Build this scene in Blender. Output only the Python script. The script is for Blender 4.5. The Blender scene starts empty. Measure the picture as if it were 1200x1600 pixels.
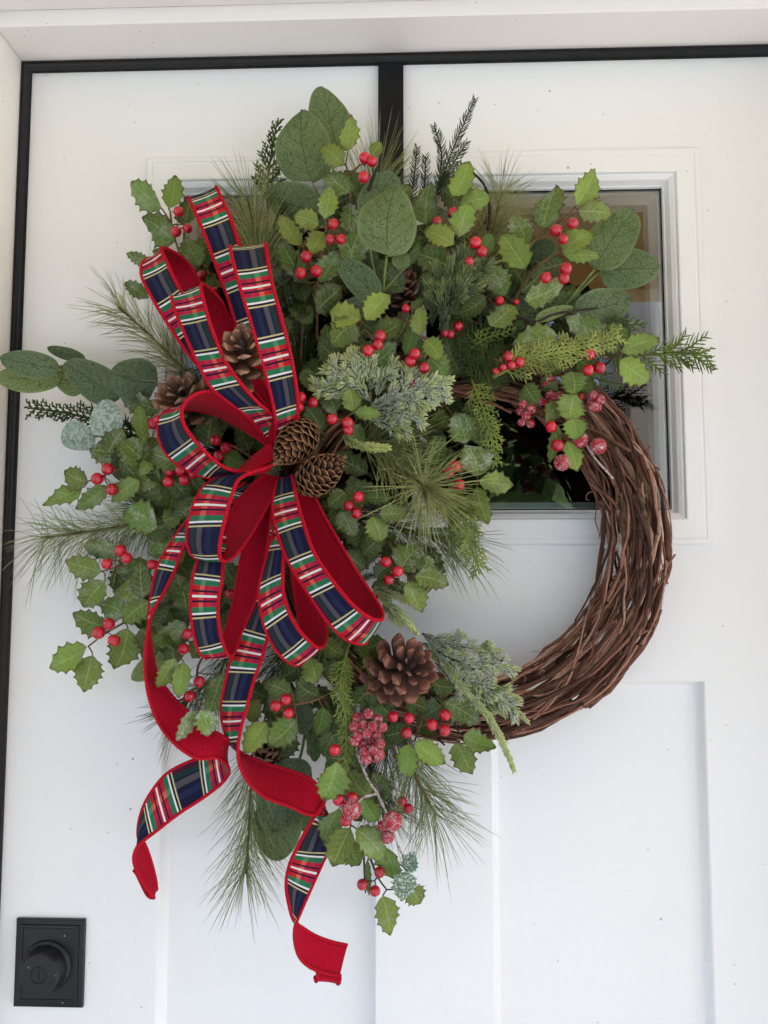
import bpy, math, random
import numpy as np
from mathutils import Vector, Matrix, Euler

random.seed(7)
RND = random.Random(11)
SC = bpy.context.scene
COL = SC.collection

# ------------------------------------------------------------------ camera, sky, sun, exposure
F = 1200.0            # focal length in photograph pixels (photo 1200 x 1600)
D = 0.86              # camera distance from the door face, metres
CZ = 1.60             # camera height above the porch floor
PITCH, YAW = 4.57, 1.95
cam_data = bpy.data.cameras.new("camera")
cam = bpy.data.objects.new("camera", cam_data)
COL.objects.link(cam)
cam.location = (0, -D, CZ)
cam.rotation_euler = (math.radians(90 + PITCH), 0, math.radians(YAW))
cam_data.sensor_fit = 'VERTICAL'
cam_data.sensor_height = 24.0
cam_data.lens = F / 1600 * 24.0
cam_data.clip_start = 0.02
cam_data.clip_end = 400
SC.camera = cam

SUN_EL, SUN_ROT = 50, 84
world = bpy.data.worlds.new("World")
SC.world = world
world.use_nodes = True
wn = world.node_tree
sky = wn.nodes.new("ShaderNodeTexSky")
sky.sky_type = 'NISHITA'
sky.sun_disc = False
sky.sun_elevation = math.radians(SUN_EL)
sky.sun_rotation = math.radians(SUN_ROT)
sky.dust_density = 2.0
bg = wn.nodes["Background"]
bg.inputs["Strength"].default_value = 0.15
wn.links.new(sky.outputs[0], bg.inputs[0])
sd = bpy.data.lights.new("sun", 'SUN')
sd.energy = 4.6
sd.angle = math.radians(0.5)
sd.color = (1.0, 0.94, 0.86)
sun = bpy.data.objects.new("sun", sd)
COL.objects.link(sun)
_e, _r = math.radians(SUN_EL), math.radians(SUN_ROT)
_dir = Vector((math.sin(_r) * math.cos(_e), math.cos(_r) * math.cos(_e), math.sin(_e)))
sun.rotation_euler = (-_dir).to_track_quat('-Z', 'Y').to_euler()
sun.location = (0, 6, 8)

SC.view_settings.view_transform = 'Standard'
SC.view_settings.look = 'None'
SC.view_settings.exposure = 2.17
SC.view_settings.gamma = 1.0
SC.render.engine = 'CYCLES'
SC.cycles.use_denoising = True
SC.cycles.max_bounces = 8
SC.cycles.diffuse_bounces = 5
SC.cycles.transparent_max_bounces = 12

RC = cam.rotation_euler.to_matrix()
CAMP = Vector((0, -D, CZ))


def P(px, py, h=0.0):
    """Point seen at photo pixel (px, py), h metres in front of the door face (y = 0)."""
    d = RC @ Vector(((px - 600) / F, (800 - py) / F, -1.0))
    return CAMP + d * ((D - h) / d.y)


def mpp(h=0.0):
    return (D - h) / F


# ------------------------------------------------------------------ object helpers
def link(o, parent=None):
    COL.objects.link(o)
    if parent is not None:
        o.parent = parent
    return o


def tag(o, label, cat, group=None, kind=None):
    o["label"] = label
    o["category"] = cat
    if group:
        o["group"] = group
    if kind:
        o["kind"] = kind
    return o


def thing(name, label, cat, loc, group=None, kind=None):
    o = bpy.data.objects.new(name, None)
    o.empty_display_size = 0.02
    link(o)
    o.location = loc
    return tag(o, label, cat, group, kind)


class MB:
    """collects geometry in world coordinates; build() links it as one mesh object"""

    def __init__(s):
        s.v, s.f, s.uv, s.mi = [], [], [], []

    def add(s, verts, faces, uvs=None, mi=0):
        b = len(s.v)
        s.v.extend(verts)
        s.f.extend([tuple(i + b for i in f) for f in faces])
        s.uv.extend(uvs if uvs is not None else [(0, 0)] * len(verts))
        s.mi.extend([mi] * len(faces))

    def box(s, x0, x1, y0, y1, z0, z1, mi=0):
        v = [(x, y, z) for x in (x0, x1) for y in (y0, y1) for z in (z0, z1)]
        f = [(0, 1, 3, 2), (4, 6, 7, 5), (0, 4, 5, 1), (2, 3, 7, 6), (0, 2, 6, 4), (1, 5, 7, 3)]
        s.add(v, f, None, mi)

    def tube(s, pts, rad, sides=6, cap=True, u0=0.0, u1=1.0):
        pts = [Vector(p) for p in pts]
        n = len(pts)
        if n < 2:
            return
        if not hasattr(rad, '__len__'):
            rad = [rad] * n
        t = (pts[1] - pts[0]).normalized()
        a = t.orthogonal().normalized()
        verts, uvs = [], []
        for i in range(n):
            tt = pts[min(i + 1, n - 1)] - pts[max(i - 1, 0)]
            if tt.length > 1e-9:
                tt.normalize()
                a = (a - tt * a.dot(tt))
                a = a.normalized() if a.length > 1e-6 else tt.orthogonal().normalized()
                t = tt
            b = t.cross(a)
            for k in range(sides):
                an = 2 * math.pi * k / sides
                verts.append(tuple(pts[i] + (a * math.cos(an) + b * math.sin(an)) * rad[i]))
                uvs.append((u0 + (u1 - u0) * i / (n - 1), k / sides))
        faces = []
        for i in range(n - 1):
            for k in range(sides):
                k2 = (k + 1) % sides
                faces.append((i * sides + k, i * sides + k2, (i + 1) * sides + k2, (i + 1) * sides + k))
        if cap:
            faces.append(tuple(range(sides - 1, -1, -1)))
            faces.append(tuple((n - 1) * sides + k for k in range(sides)))
        s.add(verts, faces, uvs)

    def needle(s, p, d, L, w, bend, u=0.0):
        """thin three sided curved needle"""
        d = d.normalized()
        a = d.orthogonal().normalized()
        an = RND.random() * 6.28
        a = (a * math.cos(an) + d.cross(a) * math.sin(an))
        b = d.cross(a)
        verts, uvs = [], []
        for t, ww in ((0, .75), (.5, 1.0), (.85, .7)):
            c = p + d * (L * t) + bend * (t * t)
            for k in range(3):
                q = c + (a * math.cos(2.094 * k) + b * math.sin(2.094 * k)) * (w * ww)
                verts.append(tuple(q))
                uvs.append((u, t))
        verts.append(tuple(p + d * L + bend))
        uvs.append((u, 1))
        faces = []
        for r in range(2):
            for k in range(3):
                k2 = (k + 1) % 3
                faces.append((r * 3 + k, r * 3 + k2, r * 3 + 3 + k2, r * 3 + 3 + k))
        for k in range(3):
            faces.append((6 + k, 6 + (k + 1) % 3, 9))
        s.add(verts, faces, uvs)

    def build(s, name, mats, parent=None, smooth=True, origin=None):
        me = bpy.data.meshes.new(name)
        if origin is None:
            origin = Vector((0, 0, 0)) if parent is None else world_loc(parent)
        o = Vector(origin)
        vv = np.array([tuple(p) for p in s.v], dtype=np.float64) - np.array(o)
        me.from_pydata(vv.tolist(), [], s.f)
        uvl = me.uv_layers.new(name="UVMap")
        li = np.zeros(len(me.loops), dtype=np.int32)
        me.loops.foreach_get("vertex_index", li)
        uvl.data.foreach_set("uv", np.array(s.uv, dtype=np.float32)[li].ravel())
        if not isinstance(mats, (list, tuple)):
            mats = [mats]
        for m in mats:
            me.materials.append(m)
        if len(mats) > 1:
            me.polygons.foreach_set("material_index", s.mi)
        if smooth:
            me.polygons.foreach_set("use_smooth", [True] * len(me.polygons))
        me.update()
        ob = bpy.data.objects.new(name, me)
        if parent is None:
            ob.location = o
        return link(ob, parent)


def world_loc(o):
    v = Vector((0, 0, 0))
    while o is not None:
        v += o.location
        o = o.parent
    return v


def bevel(o, w=0.001, seg=2):
    m = o.modifiers.new("bevel", 'BEVEL')
    m.width = w
    m.segments = seg
    m.limit_method = 'ANGLE'
    for p in o.data.polygons:
        p.use_smooth = True
    w2 = o.modifiers.new("wn", 'WEIGHTED_NORMAL')
    return o


def crom(pts, sub=8):
    """Catmull-Rom through numpy rows"""
    a = np.array(pts, dtype=float)
    n = len(a)
    if n < 3:
        return np.array([a[0] + (a[-1] - a[0]) * t for t in np.linspace(0, 1, sub + 1)])
    ext = np.vstack([2 * a[0] - a[1], a, 2 * a[-1] - a[-2]])
    out = []
    for i in range(n - 1):
        p0, p1, p2, p3 = ext[i], ext[i + 1], ext[i + 2], ext[i + 3]
        for k in range(sub):
            t = k / sub
            out.append(.5 * ((2 * p1) + (-p0 + p2) * t + (2 * p0 - 5 * p1 + 4 * p2 - p3) * t * t + (-p0 + 3 * p1 - 3 * p2 + p3) * t ** 3))
    out.append(a[-1])
    return np.array(out)


def path(pts, sub=5):
    """photo polyline [(px, py, h in mm)] -> smooth world points"""
    w = [tuple(P(x, y, h / 1000)) for x, y, h in pts]
    return [Vector(p) for p in crom(w, sub)]


# ------------------------------------------------------------------ material helpers
class G:
    def __init__(s, name):
        s.m = bpy.data.materials.new(name)
        s.m.use_nodes = True
        s.nt = s.m.node_tree
        s.nt.nodes.clear()
        s.out = s.nt.nodes.new("ShaderNodeOutputMaterial")

    def put(s, sock, v):
        if isinstance(v, bpy.types.NodeSocket):
            s.nt.links.new(v, sock)
        elif hasattr(v, '__len__') and sock.type == 'RGBA' and len(v) == 3:
            sock.default_value = (*v, 1)
        else:
            sock.default_value = v

    def n(s, typ, out=0, props=None, **ins):
        nd = s.nt.nodes.new(typ)
        for k, v in (props or {}).items():
            setattr(nd, k, v)
        for k, v in ins.items():
            s.put(nd.inputs[k.replace('_', ' ')] if k.replace('_', ' ') in nd.inputs else nd.inputs[int(k[1:])], v)
        return nd.outputs[out]

    def math(s, op, a, b=0.0, c=0.0, clamp=False):
        nd = s.nt.nodes.new("ShaderNodeMath")
        nd.operation = op
        nd.use_clamp = clamp
        s.put(nd.inputs[0], a)
        s.put(nd.inputs[1], b)
        s.put(nd.inputs[2], c)
        return nd.outputs[0]

    def mix(s, f, a, b, mode='MIX'):
        nd = s.nt.nodes.new("ShaderNodeMix")
        nd.data_type = 'RGBA'
        nd.blend_type = mode
        s.put(nd.inputs[0], f)
        s.put(nd.inputs[6], a)
        s.put(nd.inputs[7], b)
        return nd.outputs[2]

    def ramp(s, f, stops, interp='LINEAR'):
        nd = s.nt.nodes.new("ShaderNodeValToRGB")
        cr = nd.color_ramp
        cr.interpolation = interp
        while len(cr.elements) < len(stops):
            cr.elements.new(0.5)
        for e, (p, c) in zip(cr.elements, stops):
            e.position = p
            e.color = (c, c, c, 1) if not hasattr(c, '__len__') else (*c, 1)
        s.put(nd.inputs[0], f)
        return nd.outputs[0]

    def step(s, f, a, b):
        """0 below a, 1 above b (smooth); a > b inverts"""
        nd = s.nt.nodes.new("ShaderNodeMapRange")
        nd.interpolation_type = 'SMOOTHSTEP'
        inv = a > b
        if inv:
            a, b = b, a
        s.put(nd.inputs[0], f)
        nd.inputs[1].default_value = a
        nd.inputs[2].default_value = b
        nd.inputs[3].default_value = 1.0 if inv else 0.0
        nd.inputs[4].default_value = 0.0 if inv else 1.0
        return nd.outputs[0]

    def attr(s, name):
        nd = s.nt.nodes.new("ShaderNodeAttribute")
        nd.attribute_type = 'OBJECT'
        nd.attribute_name = name
        return nd.outputs[2]

    def obj(s):
        return s.n("ShaderNodeTexCoord", 3)

    def rand(s):
        return s.n("ShaderNodeObjectInfo", 5)

    def uv(s):
        u = s.n("ShaderNodeUVMap")
        x = s.nt.nodes.new("ShaderNodeSeparateXYZ")
        s.nt.links.new(u, x.inputs[0])
        return u, x.outputs[0], x.outputs[1]

    def noise(s, vec, scale, detail=3, rough=.5, out=0):
        return s.n("ShaderNodeTexNoise", out, Vector=vec, Scale=scale, Detail=detail, Roughness=rough)

    def voro(s, vec, scale, feature='F1', out=0, rnd=1.0):
        return s.n("ShaderNodeTexVoronoi", out, dict(feature=feature), Vector=vec, Scale=scale, Randomness=rnd)

    def bump(s, h, strength=.3, dist=.001):
        return s.n("ShaderNodeBump", 0, None, Height=h, Strength=strength, Distance=dist)

    def bsdf(s, color, rough=.5, spec=.5, normal=None, metal=0.0, coat=0.0, sheen=0.0, sss=0.0, finish=True):
        nd = s.nt.nodes.new("ShaderNodeBsdfPrincipled")
        s.put(nd.inputs["Base Color"], color)
        s.put(nd.inputs["Roughness"], rough)
        s.put(nd.inputs["Specular IOR Level"], spec)
        s.put(nd.inputs["Metallic"], metal)
        s.put(nd.inputs["Coat Weight"], coat)
        s.put(nd.inputs["Sheen Weight"], sheen)
        nd.inputs["Coat Roughness"].default_value = .12
        if normal is not None:
            s.put(nd.inputs["Normal"], normal)
        if finish:
            s.nt.links.new(nd.outputs[0], s.out.inputs[0])
        return nd.outputs[0]

    def leafy(s, sh, color, amount=.2):
        """thin leaf: some light passes through"""
        t = s.n("ShaderNodeBsdfTranslucent", 0, None, Color=color)
        x = s.nt.nodes.new("ShaderNodeMixShader")
        x.inputs[0].default_value = amount
        s.nt.links.new(sh, x.inputs[1])
        s.nt.links.new(t, x.inputs[2])
        s.nt.links.new(x.outputs[0], s.out.inputs[0])


M = {}


def mat_simple(key, color, rough=.5, spec=.5, nscale=0, namp=.15, bumps=0, metal=0):
    g = G(key)
    c, nrm = color, None
    if nscale:
        o = g.obj()
        nz = g.noise(o, nscale, 4, .6)
        c = g.mix(g.step(nz, .3, .7), tuple(x * (1 - namp) for x in color), tuple(min(1, x * (1 + namp)) for x in color))
        if bumps:
            nrm = g.bump(nz, bumps, .001)
    g.bsdf(c, rough, spec, nrm, metal)
    M[key] = g.m


def mat_paint(key, color):
    """painted surface with fly specks, faint scuffs and brush grain"""
    g = G(key)
    o = g.obj()
    mp = g.n("ShaderNodeMapping", 0, None, Vector=o, Scale=(1, 1, .12))
    grain = g.noise(mp, 900, 2, .5)
    big = g.noise(o, 7, 4, .6)
    c = g.mix(g.math('MULTIPLY', g.step(big, .45, .75), .35), color, tuple(x * .95 for x in color))
    c = g.mix(g.math('MULTIPLY', g.step(grain, .4, .7), .5), c, tuple(x * .96 for x in color))
    # specks: sparse voronoi cells, small radius
    sp = None
    for sc_, thr, rad in ((38, .90, .07), (120, .95, .13), (17, .88, .035)):
        vd = g.voro(o, sc_)
        vc = g.voro(o, sc_, out=1)
        sel = g.math('GREATER_THAN', g.n("ShaderNodeSeparateColor", 0, None, Color=vc), thr)
        dot = g.math('MULTIPLY', g.step(vd, rad, rad * .45), sel)
        sp = dot if sp is None else g.math('MAXIMUM', sp, dot)
    c = g.mix(g.math('MULTIPLY', sp, .6), c, (.10, .085, .06))
    scuff = g.math('MULTIPLY', g.step(g.noise(o, 34, 5, .7), .66, .74), g.step(g.noise(o, 5, 2), .5, .65))
    c = g.mix(g.math('MULTIPLY', scuff, .22), c, (.42, .38, .32))
    h = g.math('ADD', g.math('MULTIPLY', grain, .5), g.math('MULTIPLY', g.noise(o, 160, 3), .5))
    g.bsdf(c, g.math('ADD', .34, g.math('MULTIPLY', g.noise(o, 12, 3), .2)), .4, g.bump(h, .16, .001))
    M[key] = g.m


def mats():
    mat_paint('door_paint', (.80, .80, .79))
    mat_paint('frame_paint', (.80, .77, .73))
    mat_simple('black_rubber', (.006, .0055, .005), .45, .28, 90, .4, .1)
    mat_simple('black_metal', (.010, .010, .011), .6, .15, 60, .3, .05)
    # lock metal: satin black with pale dust specks
    g = G('lock_black')
    o = g.obj()
    vd, vc = g.voro(o, 170), g.voro(o, 170, out=1)
    sp = g.math('MULTIPLY', g.step(vd, .2, .1), g.math('GREATER_THAN', g.n("ShaderNodeSeparateColor", 0, None, Color=vc), .93))
    c = g.mix(g.math('MULTIPLY', sp, .6), (.007, .007, .009), (.5, .45, .4))
    g.bsdf(c, .40, .38, g.bump(g.noise(o, 700, 3), .12, .0005))
    M['lock_black'] = g.m
    mat_simple('dark_room', (.012, .011, .010), .9, .1)  # near-black walls paint the darkness of the unlit interior
    mat_simple('concrete', (.27, .245, .225), .9, .2, 6, .15)
    mat_simple('bounce_grey', (.30, .315, .345), .95, .2, 4, .2)  # tint of the added ground, set for the colour of its bounce
    mat_simple('lawn', (.06, .10, .03), .95, .1, 2, .4)
    mat_simple('post_white', (.78, .77, .75), .6, .3)
    mat_simple('porch_warm', (.87, .60, .26), .7, .3)  # orange tint, set so ceiling bounce warms the top of the door
    mat_simple('siding', (.72, .70, .66), .6, .3)
    mat_simple('tree_leaf', (.09, .15, .04), .8, .2, .8, .5)
    mat_simple('tree_bark', (.08, .06, .045), .9, .2, 8, .4)
    # glass: mirror-like film over a clear view into the dark hall
    g = G('window_glass')
    fr = g.n("ShaderNodeFresnel", 0, None, IOR=1.62)
    x = g.nt.nodes.new("ShaderNodeMixShader")
    g.put(x.inputs[0], g.math('MULTIPLY', fr, 1.7, clamp=True))
    g.nt.links.new(g.n("ShaderNodeBsdfTransparent", 0, None, Color=(.9, .93, .92)), x.inputs[1])
    g.nt.links.new(g.n("ShaderNodeBsdfGlossy", 0, None, Color=(.95, .95, .95), Roughness=.004), x.inputs[2])
    g.nt.links.new(x.outputs[0], g.out.inputs[0])
    M['window_glass'] = g.m

    # holly leaf: uv.x along the leaf, uv.y across (0..1)
    g = G('holly_leaf')
    uvv, u, v = g.uv()
    o = g.obj()
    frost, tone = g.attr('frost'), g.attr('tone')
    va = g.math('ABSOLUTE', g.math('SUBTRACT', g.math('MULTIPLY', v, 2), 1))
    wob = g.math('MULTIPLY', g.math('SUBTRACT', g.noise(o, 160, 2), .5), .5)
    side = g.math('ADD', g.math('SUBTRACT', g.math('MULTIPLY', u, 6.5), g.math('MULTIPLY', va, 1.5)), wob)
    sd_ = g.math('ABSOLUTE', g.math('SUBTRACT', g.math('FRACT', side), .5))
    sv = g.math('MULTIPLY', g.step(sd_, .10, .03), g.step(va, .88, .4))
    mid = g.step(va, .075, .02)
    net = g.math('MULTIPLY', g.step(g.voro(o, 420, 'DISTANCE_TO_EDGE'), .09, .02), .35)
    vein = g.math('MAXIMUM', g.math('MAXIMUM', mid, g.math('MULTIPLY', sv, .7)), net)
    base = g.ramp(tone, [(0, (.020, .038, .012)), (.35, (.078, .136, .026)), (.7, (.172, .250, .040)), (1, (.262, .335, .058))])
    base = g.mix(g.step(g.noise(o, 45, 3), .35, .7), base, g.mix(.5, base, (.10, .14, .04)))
    hs = g.nt.nodes.new("ShaderNodeHueSaturation")
    g.put(hs.inputs["Hue"], g.math('ADD', .485, g.math('MULTIPLY', g.rand(), .03)))
    g.put(hs.inputs["Value"], g.math('ADD', .76, g.math('MULTIPLY', g.rand(), .5)))
    g.put(hs.inputs["Color"], base)
    base = hs.outputs[0]
    c = g.mix(g.math('MULTIPLY', vein, .75), base, g.mix(.6, base, (.40, .47, .18)))
    ed = g.math('ADD', va, g.math('MULTIPLY', g.math('SUBTRACT', g.noise(o, 110, 3), .5), .3))
    tipb = g.step(u, .86, 1.02)
    c = g.mix(g.math('MULTIPLY', g.math('MAXIMUM', g.step(ed, .80, .98), tipb), .85), c, (.075, .042, .018))
    fmask = g.step(g.noise(o, 60, 4, .65), .42, .66)
    fz = g.math('MULTIPLY', g.step(g.noise(o, 1500, 2, .7), .50, .62), fmask)
    vd, vc = g.voro(o, 750), g.voro(o, 750, out=1)
    fl = g.math('MULTIPLY', g.step(vd, .42, .25), g.math('GREATER_THAN', g.n("ShaderNodeSeparateColor", 0, None, Color=vc), .80))
    fz = g.math('MULTIPLY', g.math('MAXIMUM', g.math('MULTIPLY', fz, .75), g.math('MULTIPLY', fl, g.math('ADD', .3, fmask), clamp=True)), frost, clamp=True)
    veil = g.math('MULTIPLY', g.math('MULTIPLY', fmask, frost), .13)
    c = g.mix(veil, c, (.50, .56, .46))
    c = g.mix(g.math('MULTIPLY', fz, .85), c, (.80, .84, .80))
    rough = g.math('SUBTRACT', .55, g.math('MULTIPLY', fz, .2))
    bh = g.math('ADD', g.math('MULTIPLY', vein, -.6), g.math('MULTIPLY', fz, 1.2))
    bh = g.math('ADD', bh, g.math('MULTIPLY', g.noise(o, 350, 3), .5))
    sh = g.bsdf(c, g.math('ADD', rough, .08), .16, g.bump(bh, .45, .0007), finish=False)
    g.leafy(sh, c, .16)
    M['holly_leaf'] = g.m

    # eucalyptus: fine reticulate net of darker veins on a paler, waxy face
    g = G('eucalyptus_leaf')
    uvv, u, v = g.uv()
    o = g.obj()
    frost, tone = g.attr('frost'), g.attr('tone')
    va = g.math('ABSOLUTE', g.math('SUBTRACT', g.math('MULTIPLY', v, 2), 1))
    wn_ = g.n("ShaderNodeTexNoise", 1, None, Vector=o, Scale=90.0, Detail=2.0)
    ow = g.n("ShaderNodeVectorMath", 0, dict(operation='MULTIPLY_ADD'), i0=wn_, i1=(.006, .006, .006), i2=o)
    e1 = g.voro(ow, 290, 'DISTANCE_TO_EDGE')
    e2 = g.voro(ow, 640, 'DISTANCE_TO_EDGE')
    net = g.math('MAXIMUM', g.step(e1, .085, .02), g.math('MULTIPLY', g.step(e2, .09, .02), .5))
    side = g.math('ADD', g.math('SUBTRACT', g.math('MULTIPLY', u, 5), g.math('MULTIPLY', va, 2.0)), g.math('MULTIPLY', g.math('SUBTRACT', g.noise(o, 120, 2), .5), .8))
    sd_ = g.math('ABSOLUTE', g.math('SUBTRACT', g.math('FRACT', side), .5))
    net = g.math('MAXIMUM', net, g.math('MULTIPLY', g.step(sd_, .08, .02), .8))
    net = g.math('MAXIMUM', net, g.step(va, .04, .01))
    net = g.math('MULTIPLY', net, g.step(va, .98, .82))
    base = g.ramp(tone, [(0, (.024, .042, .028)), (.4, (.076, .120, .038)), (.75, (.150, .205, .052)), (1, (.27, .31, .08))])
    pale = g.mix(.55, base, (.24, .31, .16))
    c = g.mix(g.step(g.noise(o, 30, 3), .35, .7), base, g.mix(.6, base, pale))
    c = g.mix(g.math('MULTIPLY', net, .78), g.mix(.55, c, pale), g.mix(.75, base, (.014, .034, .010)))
    fm = g.step(g.noise(o, 260, 3, .7), .42, .6)
    vd = g.voro(o, 420)
    ff = g.math('MULTIPLY', g.math('MAXIMUM', g.math('MULTIPLY', fm, .7), g.step(vd, .4, .2)), frost, clamp=True)
    c = g.mix(g.math('MULTIPLY', frost, .45), c, (.26, .36, .32))
    c = g.mix(g.math('MULTIPLY', ff, .55), c, (.72, .80, .78))
    sh = g.bsdf(c, g.math('SUBTRACT', .58, g.math('MULTIPLY', ff, .3)), .18, g.bump(g.math('ADD', g.math('MULTIPLY', net, -.6), g.math('MULTIPLY', ff, 1.5)), .3, .0006), finish=False)
    g.leafy(sh, c, .14)
    M['eucalyptus_leaf'] = g.m

    # berries
    g = G('berry_red')
    o = g.n("ShaderNodeVectorMath", 0, dict(operation='ADD'), i0=g.obj(), i1=g.n("ShaderNodeCombineXYZ", 0, None, X=g.math('MULTIPLY', g.rand(), 37.0)))
    mott = g.step(g.noise(o, 2.6, 4, .65), .35, .72)
    cr = g.step(g.voro(o, 3.2, 'DISTANCE_TO_EDGE'), .06, .01)
    c = g.mix(mott, (.42, .002, .018), (.62, .005, .032))
    c = g.mix(g.math('MULTIPLY', cr, .35), c, (.22, .004, .012))
    fr = g.math('MULTIPLY', g.step(g.noise(o, 14, 3, .7), .62, .72), .25)
    c = g.mix(fr, c, (.70, .25, .28))
    hs = g.nt.nodes.new("ShaderNodeHueSaturation")
    g.put(hs.inputs["Value"], g.math('ADD', .72, g.math('MULTIPLY', g.rand(), .4)))
    g.put(hs.inputs["Color"], c)
    g.bsdf(hs.outputs[0], .13, .5, g.bump(g.noise(o, 3, 3), .2, .06), coat=.4)
    M['berry_red'] = g.m
    g = G('berry_sugar')
    o = g.n("ShaderNodeVectorMath", 0, dict(operation='ADD'), i0=g.obj(), i1=g.n("ShaderNodeCombineXYZ", 0, None, X=g.math('MULTIPLY', g.rand(), 37.0)))
    gr = g.step(g.math('ADD', g.math('MULTIPLY', g.noise(o, 11, 3, .7), .75), g.math('MULTIPLY', g.noise(o, 1.6, 3), .35)), .57, .65)
    c = g.mix(gr, g.mix(g.step(g.noise(o, 3, 3), .35, .7), (.62, .004, .030), (.74, .014, .05)), (.98, .90, .91))
    g.bsdf(c, g.math('ADD', .22, g.math('MULTIPLY', gr, .2)), .5, g.bump(g.math('ADD', gr, g.noise(o, 22, 2)), .7, .10), coat=.2)
    M['berry_sugar'] = g.m

    def needle_mat(key, stops, tipc, frost=0.0, rough=.5, tipw=(.55, 1.0)):
        g = G(key)
        uvv, u, v = g.uv()
        o = g.obj()
        tone = g.attr('tone')
        c = g.ramp(tone, stops)
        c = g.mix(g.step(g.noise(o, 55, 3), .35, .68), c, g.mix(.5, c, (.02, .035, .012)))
        c = g.mix(g.math('MULTIPLY', g.step(v, *tipw), .6), c, g.mix(.5, c, tipc))
        rg = rough
        if frost:
            c = g.mix(g.math('MULTIPLY', g.step(u, .35, .85), g.math('MULTIPLY', g.attr('lime'), .85)), c, (.58, .64, .22))
            fm = g.math('MULTIPLY', g.step(g.noise(o, 900, 3, .7), .43, .54), g.step(g.noise(o, 60, 3), .25, .55))
            fm = g.math('MULTIPLY', fm, g.math('MULTIPLY', g.attr('frost'), g.math('SUBTRACT', 1.0, g.math('MULTIPLY', g.step(u, .55, .95), .65))), clamp=True)
            c = g.mix(fm, c, (.74, .78, .70))
        sh = g.bsdf(c, rg, .15, None, finish=False)
        g.leafy(sh, c, .28)
        M[key] = g.m
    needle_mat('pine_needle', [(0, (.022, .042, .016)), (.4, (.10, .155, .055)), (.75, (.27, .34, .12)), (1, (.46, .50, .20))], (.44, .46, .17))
    needle_mat('cedar_leaf', [(0, (.018, .040, .016)), (.4, (.055, .095, .022)), (.75, (.20, .27, .050)), (1, (.41, .46, .13))], (.42, .46, .12))
    needle_mat('fir_needle', [(0, (.018, .044, .020)), (.5, (.065, .115, .034)), (1, (.42, .50, .17))], (.52, .58, .20), frost=1)

    mat_simple('stem_brown', (.14, .075, .035), .7, .3, 60, .4, .2)
    mat_simple('stem_green', (.16, .20, .055), .55, .4, 60, .3)
    mat_simple('twig_dark', (.030, .020, .016), .8, .3, 80, .5, .4)
    mat_simple('pine_stem', (.13, .070, .038), .85, .2, 120, .5, .5)

    # grapevine
    g = G('vine_bark')
    o = g.obj()
    uvv, u, v = g.uv()
    lv = g.n("ShaderNodeCombineXYZ", 0, None, X=g.math('MULTIPLY', u, 14), Y=g.math('MULTIPLY', v, 3), Z=g.math('MULTIPLY', g.rand(), 50))
    st = g.noise(lv, 3.2, 5, .65)
    c = g.ramp(g.math('ADD', g.math('MULTIPLY', st, .8), g.math('MULTIPLY', g.math('SUBTRACT', g.rand(), .5), .65)),
               [(.15, (.050, .022, .015)), (.38, (.165, .070, .045)), (.62, (.30, .140, .090)), (.88, (.48, .37, .29))])
    kn = g.noise(o, 180, 4, .7)
    c = g.mix(g.step(kn, .55, .72), c, (.050, .026, .018))
    g.bsdf(c, .7, .2, g.bump(g.math('ADD', st, kn), .55, .0015))
    M['vine_bark'] = g.m
    g = G('loose_bark')
    o = g.obj()
    nz = g.noise(o, 130, 5, .7)
    c = g.ramp(nz, [(.3, (.040, .024, .013)), (.5, (.11, .068, .034)), (.72, (.24, .17, .10))])
    g.bsdf(c, .9, .2, g.bump(nz, .8, .003))
    M['loose_bark'] = g.m

    # cone scale: uv.x along the scale
    def cone_mat(key, stops):
        g = G(key)
        uvv, u, v = g.uv()
        o = g.obj()
        nz = g.noise(g.n("ShaderNodeVectorMath", 0, dict(operation='ADD'), i0=o, i1=g.n("ShaderNodeCombineXYZ", 0, None, X=g.math('MULTIPLY', g.rand(), 37.0))), 5, 4, .65)
        mp = g.n("ShaderNodeCombineXYZ", 0, None, X=g.math('MULTIPLY', u, 2.0), Y=g.math('MULTIPLY', v, 26), Z=g.math('MULTIPLY', g.rand(), 9))
        fib = g.noise(mp, 1.2, 3)
        f = g.math('ADD', u, g.math('MULTIPLY', g.math('SUBTRACT', nz, .5), .45))
        c = g.ramp(f, stops)
        c = g.mix(g.math('MULTIPLY', g.step(fib, .4, .7), .35), c, g.mix(.5, c, (.05, .02, .012)))
        hs = g.nt.nodes.new("ShaderNodeHueSaturation")
        g.put(hs.inputs["Value"], g.math('ADD', .75, g.math('MULTIPLY', g.rand(), .5)))
        g.put(hs.inputs["Color"], c)
        g.bsdf(hs.outputs[0], .6, .35, g.bump(g.math('ADD', nz, fib), .4, .05))
        M[key] = g.m
    cone_mat('cone_scale', [(.1, (.030, .013, .008)), (.5, (.100, .042, .024)), (.76, (.20, .090, .052)), (.92, (.38, .215, .135)), (1.0, (.26, .14, .085))])
    cone_mat('cone_scale_red', [(.25, (.018, .008, .006)), (.6, (.080, .030, .020)), (.82, (.15, .052, .032)), (.95, (.32, .14, .09)), (1.0, (.24, .10, .065))])
    cone_mat('cone_scale_closed', [(.3, (.028, .013, .007)), (.62, (.070, .030, .014)), (.84, (.14, .056, .025)), (.92, (.23, .105, .045)), (.97, (.42, .225, .105))])

    # ribbon, plaid face: uv.x along in periods, uv.y across 0..1
    g = G('plaid_fabric')
    uvv, u, v = g.uv()
    d = g.math('ABSOLUTE', g.math('SUBTRACT', g.math('FRACT', u), .5))
    W, R_, N_, GR, GD = (.72, .71, .68), (.40, .012, .030), (.008, .008, .030), (.018, .145, .070), (.52, .45, .21)
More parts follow.
